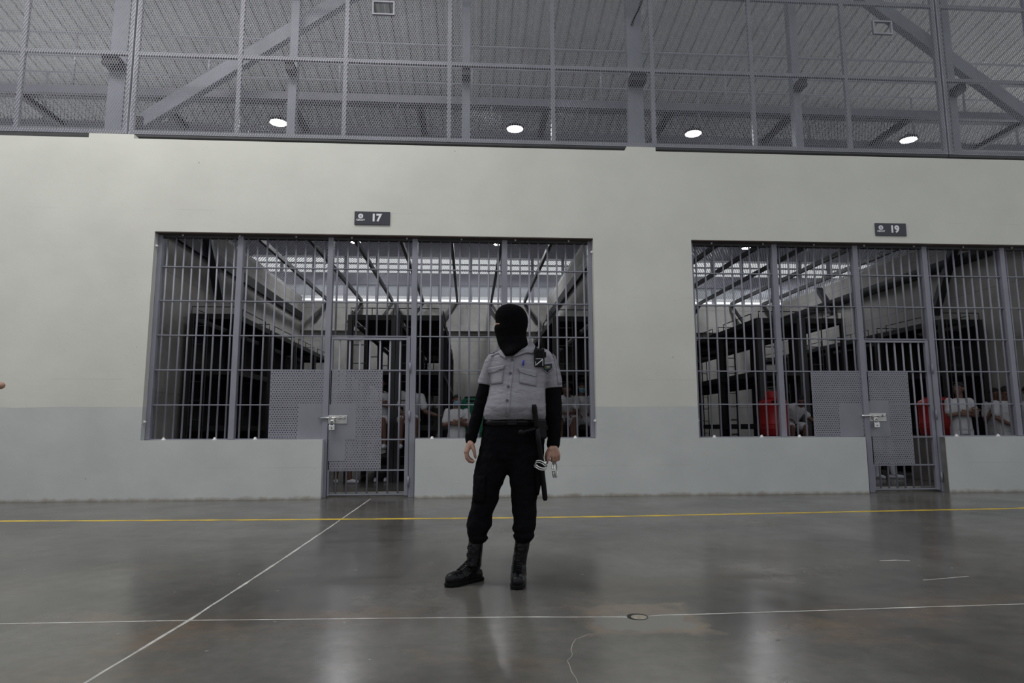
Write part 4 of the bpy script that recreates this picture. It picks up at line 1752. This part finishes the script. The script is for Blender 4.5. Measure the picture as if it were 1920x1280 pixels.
    sh.tube([G(922, 680), G(914, 700), G(909.3, 713), G(908, 721)], [0.049, 0.0455, 0.0445, 0.045], 20)
    sh.capsule(G(1020, 669), 0.055, G(1030, 686), 0.057)
    sh.tube([G(1026, 678), G(1033, 696), G(1037, 713), G(1038.3, 727)], [0.056, 0.059, 0.0585, 0.0585], 20)
    so = remesh(sh, 'shirt', SHIRT, root, 0.0055, 3, 0.009, 0.11)
    # belly falls over the belt: trim below stays inside the trousers
    # ---- undershirt sleeves
    for pts, rr in (((G(918, 692), G(908, 722), G(899, 762), G(888.5, 800), G(882.5, 824)), (0.033, 0.036, 0.041, 0.039, 0.036)),
                    ((G(1034, 690), G(1038, 730), G(1038.5, 770), G(1039.5, 800), G(1037.5, 834)), (0.042, 0.049, 0.053, 0.046, 0.0415))):
        q = MB()
        q.chain(pts, rr, 16)
        q.capsule(pts[-1] + V((0, 0, 0.004)), rr[-1] * 1.04, pts[-1] + V((0, 0, 0.03)), rr[-1] * 1.02)
        remesh(q, 'sleeve', BLACKCLOTH, root, 0.006, 2, 0.009, 0.05)
    # ---- trousers
    tr = loft([(884, 932, 992, 0.06), (872, 905, 1014, 0.09), (855, 896, 1019, 0.112), (830, 901.5, 1020.5, 0.125), (804, 904, 1022, 0.13), (784, 907, 1022, 0.128)], 32, 2.2)
    # the two legs
    def leg(rows, ys):
        mb = MB()
        mb.eloft([ringpx(py, xl, xr, ry, y) for (py, xl, xr, ry), y in zip(rows, ys)], 28, None, 2.15)
        return mb
    A = [(835, 903, 955, 0.09), (860, 894.5, 954, 0.10), (890, 887.5, 950.5, 0.098), (918, 886.3, 937.5, 0.09), (937, 886, 935, 0.084), (950, 883, 929, 0.083), (965, 878.5, 922.8, 0.08),
         (975, 876, 922.8, 0.08), (986, 874.2, 922, 0.08), (996, 876, 915, 0.075), (1003, 877, 912.5, 0.07), (1008, 878.5, 916, 0.072), (1013, 879, 912, 0.064), (1018, 880, 906, 0.055)]
    tr = merge(tr, leg(A, [Y0] * 14))
    B = [(835, 953, 1020.5, 0.1), (860, 953.5, 1020.5, 0.1), (885, 952.5, 1019, 0.098), (905, 956, 1016, 0.094), (920, 957.5, 1010.5, 0.09), (937, 959, 1005.2, 0.085), (957, 960, 1006.7, 0.083), (970, 963, 1006, 0.082),
         (981, 963, 1005, 0.08), (989, 960.2, 1004, 0.08), (994, 961.5, 1002, 0.075), (998, 965.5, 1000.5, 0.07), (1003, 961.8, 1002, 0.075), (1008, 963, 999, 0.07), (1013, 965.5, 995.5, 0.06), (1017, 966.5, 993, 0.055)]
    tr = merge(tr, leg(B, [Y0 - 0.03] * 16))
    tro = remesh(tr, 'trousers', BLACKCLOTH, root, 0.0065, 2, 0.014, 0.055)
    # cargo pockets
    tt = bvh(tro)
    drape(tt, [(1003, 865), (1006, 928)], [(1020, 868), (1008, 926)], 'cargo_pocket', BLACKCLOTH, root, 0.012, 6, 6, 0.02)
    drape(tt, [(889, 890), (888, 940)], [(910, 893), (908, 943)], 'cargo_pocket', BLACKCLOTH, root, 0.01, 6, 6, 0.012)
    # belt
    q = MB()
    q.eloft([ringpx(797, 903.5, 1023.5, 0.137), ringpx(786, 905.5, 1023.5, 0.139)], 32, None, 2.2)
    be = q.build('belt', LEATHER, root, True)
    q = MB()
    q.box(G(957, 792).x - 0.03, G(957, 792).x + 0.03, Y0 - 0.148, Y0 - 0.133, G(957, 797).z, G(957, 786).z)
    q.build('buckle', BLACKP, be, bevel=0.004)
    q = MB()
    cp = G(1013, 800, Y0 - 0.10)
    q.box(cp.x - 0.03, cp.x + 0.035, Y0 - 0.15, Y0 - 0.06, G(1013, 822).z, G(1013, 786).z)
    q.build('baton_holder', LEATHER, be, bevel=0.01)
    # ---- boots
    def boot(shaft, heel, ball, toe, lace_dir):
        q = MB()
        q.eloft([ringpx(*r) for r in shaft], 24)
        q.chain([heel, heel.lerp(ball, 0.5) + V((0, 0, 0.02)), ball, toe], [0.042, 0.05, 0.046, 0.040], 14)
        top = V(ringpx(*shaft[-1])[0])
        q.chain([top, heel.lerp(ball, 0.45) + V((0, 0, 0.045)), ball + V((0, 0, 0.006))], [0.045, 0.05, 0.042], 14)
        o = remesh(q, 'boot', LEATHER, root, 0.005, 3, 0.006, 0.03)
        # sole
        d = (toe - heel)
        d.z = 0
        L_ = d.length
        d.normalize()
        s_ = V((-d.y, d.x, 0))
        outline = [(-0.046, 0.018), (-0.03, 0.04), (0.05, 0.038), (L_ * 0.55, 0.044), (L_ * 0.85, 0.048), (L_ + 0.02, 0.036), (L_ + 0.044, 0.012)]
        ol = [heel + d * a + s_ * w for a, w in outline] + [heel + d * a - s_ * w for a, w in reversed(outline)]
        q = MB()
        q.rings([[V((p.x, p.y, 0.002)) for p in ol], [V((p.x, p.y, 0.026)) for p in ol]])
        c0 = sum(ol, V()) / len(ol)
        for k in range(9):
            a = -0.03 + k * (L_ + 0.05) / 8
            for sg in (-1, 1):
                p = heel + d * a + s_ * sg * 0.030
                q.obox((p.x, p.y, 0.010), d * 0.008, s_ * 0.007, V((0, 0, 0.008)))
        q.build('sole', RUBBER, o, bevel=0.004)
        # laces zigzag over the instep
        q = MB()
        t_ = bvh(o)
        for k in range(6):
            f = k / 5.0
            c = (ball.lerp(top, f * 0.8)) + d * 0.02 * (1 - f)
            pts = []
            for j in range(7):
                w = (j / 6.0 - 0.5) * 0.055
                h_ = c + s_ * w + V((0, 0, 0.2)) + d * 0.15 * f
                dirv = (c + s_ * w - h_).normalized()
                hit = t_.ray_cast(h_, dirv)
                pts.append((hit[0] - dirv * 0.003) if hit[0] is not None else c + s_ * w)
            q.tube(pts, 0.003, 6)
        # and up the front of the shaft
        zs_ = V(ringpx(*shaft[-1])[0]).z
        for k in range(6):
            zz = zs_ + 0.015 + k * 0.022
            pts = []
            for j in range(7):
                w = (j / 6.0 - 0.5) * 0.05
                h_ = V((top.x, top.y, zz + (0.008 if k % 2 else -0.008) * (j - 3) / 3.0)) + s_ * w + d * 0.3
                hit = t_.ray_cast(h_, -d)
                if hit[0] is not None:
                    pts.append(hit[0] + d * 0.003)
            if len(pts) > 2:
                q.tube(pts, 0.003, 6)
        q.build('laces', RUBBER, o, True)
        return o
    ha, ba, ta = V((PZ(893, 1086).x, -5.01, 0.045)), V((PZ(866, 1096).x, -5.09, 0.047)), V((PZ(846, 1098).x, -5.145, 0.042))
    boot([(1011, 880, 908, 0.05), (1021, 877.5, 906, 0.053), (1035, 876, 904.5, 0.055), (1048, 875, 903, 0.057), (1060, 874, 902.5, 0.06)], ha, ba, ta, 0)
    hb, bb, tb = V((PZ(973, 1090).x + 0.006, -5.06, 0.045)), V((PZ(970, 1096).x, -5.17, 0.047)), V((PZ(969, 1100).x, -5.235, 0.042))
    boot([(1011, 966, 994, 0.05, Y0 - 0.02), (1021, 965, 993, 0.053, Y0 - 0.02), (1035, 963.5, 990, 0.055, Y0 - 0.02), (1048, 961, 988, 0.057, Y0 - 0.02), (1062, 959, 986, 0.06, Y0 - 0.02)], hb, bb, tb, 0)
    # ---- shirt details lying on the cloth
    st = bvh(so)
    drape(st, [(960, 668), (957, 699), (953.5, 724), (951, 750), (949, 788)], [(965, 668), (962, 699), (958.5, 724), (956.5, 750), (955, 788)], 'placket', SHIRT, root, 0.003, 24, 3, 0.003)
    for px, py in ((961, 674.5), (957, 699.5), (953, 724.5), (951, 750.5), (949.5, 777)):
        d = ray(px, py).normalized()
        h = st.ray_cast(CAM, d)
        if h[0] is None:
            continue
        p = h[0] - d * 0.006
        q = MB()
        q.lathe(p, [(0.0085, 0), (0.0095, 0.002), (0.0085, 0.004), (0.005, 0.003)], 14, -d)
        q.build('button', SHIRTDARK, root, 'auto')
    # breast pockets with flaps
    drape(st, [(918, 697), (921, 721)], [(944, 690), (942, 718)], 'breast_pocket', SHIRT, root, 0.004, 6, 6, 0.006)
    drape(st, [(915.5, 689), (915, 699), (922, 699.5)], [(948, 683.5), (943.5, 692), (941, 692.5)], 'pocket_flap', SHIRT, root, 0.010, 6, 8, 0.005)
    drape(st, [(975, 694), (974, 718)], [(1006, 701), (1006, 724)], 'breast_pocket', SHIRT, root, 0.004, 6, 6, 0.006)
    drape(st, [(971, 688.5), (973, 696), (983, 700)], [(1007, 695), (1007, 705), (1004, 706)], 'pocket_flap', SHIRT, root, 0.010, 6, 8, 0.005)
    # collar
    both = bvh(so, ho)
    drape(both, [(994.5, 636), (989, 648), (976, 657), (961, 668)], [(1003.5, 648), (1001, 663), (988, 660.5), (962, 670)], 'collar', SHIRT, root, 0.012, 10, 6, 0.005, Y0 - 0.03)
    drape(both, [(936.5, 651), (942, 661), (949, 670)], [(931, 657), (938, 666), (947.5, 673)], 'collar', SHIRT, root, 0.010, 8, 5, 0.005)
    # pleat along the outer side of the sleeve
    drape(st, [(1036, 663), (1043.5, 690), (1046.5, 721)], [(1041, 667), (1050, 692), (1053.5, 720)], 'sleeve_pleat', SHIRT, root, 0.003, 10, 3, 0.003)
    # shoulder straps
    drape(st, [(1004, 649), (1022, 654)], [(1003, 656), (1020, 662)], 'shoulder_strap', SHIRT, root, 0.006, 8, 4, 0.005)
    drape(st, [(919, 662), (935, 654)], [(921, 668), (937, 661)], 'shoulder_strap', SHIRT, root, 0.006, 8, 4, 0.005)
    # sleeve badge: dark shield with pale border and coloured middle
    bd = drape(st, [(1016.5, 681), (1017.5, 693), (1025, 699)], [(1036.5, 679), (1037, 690), (1027.5, 699.5)], 'sleeve_badge', mat('badge_border', (0.27, 0.27, 0.31), 0.7), root, 0.005, 8, 6, 0.003)
    drape(st, [(1018, 682.5), (1019, 692), (1025.5, 697)], [(1035, 681), (1035.3, 689), (1027.3, 697.5)], 'badge_field', mat('badge_dark', (0.02, 0.022, 0.04), 0.7), bd, 0.0075, 8, 6, 0.002)
    drape(st, [(1021, 687), (1022, 692)], [(1032.5, 686), (1031, 691)], 'badge_emblem', mat('badge_green', (0.10, 0.16, 0.11), 0.7, 0, 0.5, 90.0), bd, 0.010, 4, 4, 0.002)
    drape(st, [(1024.5, 686), (1024.5, 689.5)], [(1030, 686.5), (1030, 689)], 'badge_motif', mat('badge_ochre', (0.32, 0.28, 0.13), 0.7, 0, 0.4, 90.0), bd, 0.0125, 3, 3, 0.002)
    # ---- things the guard carries
    # radio
    d = ray(1011, 670).normalized()
    h = st.ray_cast(CAM, d)
    ry = (h[0].y if h[0] is not None else Y0 - 0.12) - 0.022
    z0, z1 = G(1011, 688, ry).z, G(1011, 653.5, ry).z
    xa, xb = G(1001.5, 670, ry).x, G(1020.5, 670, ry).x
    r = thing('two_way_radio', ((xa + xb) / 2, ry, z0), 'black two-way radio with short aerial clipped to the chest of the guard', 'radio')
    q = MB()
    q.box(xa, xb, ry - 0.018, ry + 0.022, z0, z1)
    q.build('case', BLACKP, r, bevel=0.006)
    q = MB()
    for k in range(6):
        zz = z1 - 0.018 - k * 0.009
        q.box(xa + 0.008, xb - 0.008, ry - 0.0205, ry - 0.0175, zz - 0.0028, zz + 0.0028)
    q.build('speaker_grille', RUBBER, r)
    q = MB()
    w = 0.0026
    pz0, pz1 = z0 + 0.006, z0 + 0.052
    pxa, pxb = xa + 0.008, xb - 0.012
    q.beam((pxa, ry - 0.0195, pz0), (pxa, ry - 0.0195, pz0 + 0.03), w, 0.002)
    q.beam((pxb, ry - 0.0195, pz0), (pxb, ry - 0.0195, pz1), w, 0.002)
    q.beam((pxa + 0.004, ry - 0.0195, pz0 + 0.008), (pxb - 0.002, ry - 0.0195, pz1 - 0.005), 0.005, 0.002, V((0, 1, 0)))
    q.beam((pxa, ry - 0.0195, pz1), (pxb, ry - 0.0195, pz1), w, 0.002)
    q.build('front_mark', WHITE, r)
    q = MB()
    ax_ = G(1013.5, 653, ry).x
    q.tube([(ax_, ry, z1 - 0.005), (ax_ + 0.002, ry, z1 + 0.035), (ax_ + 0.004, ry, G(1015, 629.5, ry).z)], [0.0085, 0.0075, 0.0055], 10)
    q.build('aerial', RUBBER, r, True)
    q = MB()
    q.lathe((G(1005, 653, ry).x, ry, z1), [(0.007, -0.002), (0.007, 0.012), (0.005, 0.014)], 12)
    q.build('volume_knob', BLACKP, r, True)
    q = MB()
    q.box(xb, xb + 0.012, ry - 0.008, ry + 0.012, G(1011, 670, ry).z, G(1011, 660, ry).z)
    q.build('talk_button', RUBBER, r, bevel=0.002)
    # pen
    d = ray(981.5, 680).normalized()
    h = st.ray_cast(CAM, d)
    pp = (h[0] if h[0] is not None else G(981, 680, Y0 - 0.13)) - d * 0.012
    r = thing('pen', pp, 'blue pen clipped to the shirt above the left breast pocket', 'pen')
    q = MB()
    q.tube([pp + V((-0.004, 0, -0.018)), pp + V((0.0, 0, 0.004)), pp + V((0.003, 0, 0.016))], [0.004, 0.0062, 0.005], 10)
    q.build('barrel', PENBLUE, r, True)
    q = MB()
    q.tube([pp + V((0.002, -0.006, 0.012)), pp + V((-0.001, -0.008, -0.008))], 0.0022, 6)
    q.build('clip', PENBLUE, r, True)
    # baton with side handle
    by = Y0 - 0.172
    r = thing('side_handle_baton', G(1007, 803, by), 'black side-handle baton hanging from the belt of the guard', 'baton')
    q = MB()
    pts = [G(1001.3 + (1006.5 - 1001.3) * k / 10, 758 + 45 * k / 10, by) for k in range(11)]
    q.tube(pts, [0.012, 0.0165] + [0.0178 if k % 2 else 0.0158 for k in range(9)], 12)
    q.build('short_grip', RUBBER, r, True)
    q = MB()
    e2 = G(977.5, 811, by - 0.03)
    s0 = G(1004, 803.5, by)
    q.tube([s0.lerp(e2, k / 12.0) for k in range(13)], [0.0127 if k % 2 else 0.0110 for k in range(13)], 10)
    q.ellipsoid(e2, 0.022, 0.02, 0.021)
    q.build('side_handle', RUBBER, r, True)
    q = MB()
    q.tube([G(1006.3, 800, by), G(1010, 830, by + 0.02), G(1015, 870, by + 0.05), G(1019.5, 910, by + 0.08), G(1022, 934, by + 0.095), G(1022.4, 938, by + 0.095)],
           [0.0165, 0.0165, 0.0165, 0.0165, 0.0165, 0.011], 14)
    q.build('shaft', BLACKP, r, True)
    # handcuffs
    r = thing('handcuffs', G(1026, 865, Yh), 'steel handcuffs held in the left fist of the guard', 'handcuffs')

    def cuff(c, ax, rad, sq=1.0):
        ax = V(ax).normalized()
        t = V((0, 0, 1)) if abs(ax.z) < 0.9 else V((1, 0, 0))
        a = ax.cross(t).normalized()
        e = ax.cross(a)
        q = MB()
        for off in (-0.007, 0.007):
            q.tube([V(c) + ax * off + (a * math.cos(2 * math.pi * k / 28) + e * math.sin(2 * math.pi * k / 28) * sq) * rad for k in range(28)], 0.0042, 8, True)
        o = q.build('cuff_ring', CHROME, r, True)
        q = MB()
        q.lathe(V(c) + a * rad, [(0.007, -0.011), (0.007, 0.011)], 12, ax)
        q.build('rivet', CHROME, o)
    cuff(G(1013.5, 872, Yh - 0.115), (0.30, -0.50, 0.78), 0.038)
    cuff(G(1040, 881, Yh + 0.0), (0.96, -0.28, 0.05), 0.046)
    q = MB()
    q.tube([G(1022.5, 867, Yh - 0.095), G(1024, 866, Yh - 0.05), G(1027, 861, Yh - 0.01), G(1034, 863, Yh + 0.02), G(1039, 867, Yh + 0.01)], 0.0055, 8)
    q.build('chain_link', CHROME, r, True)


guard()
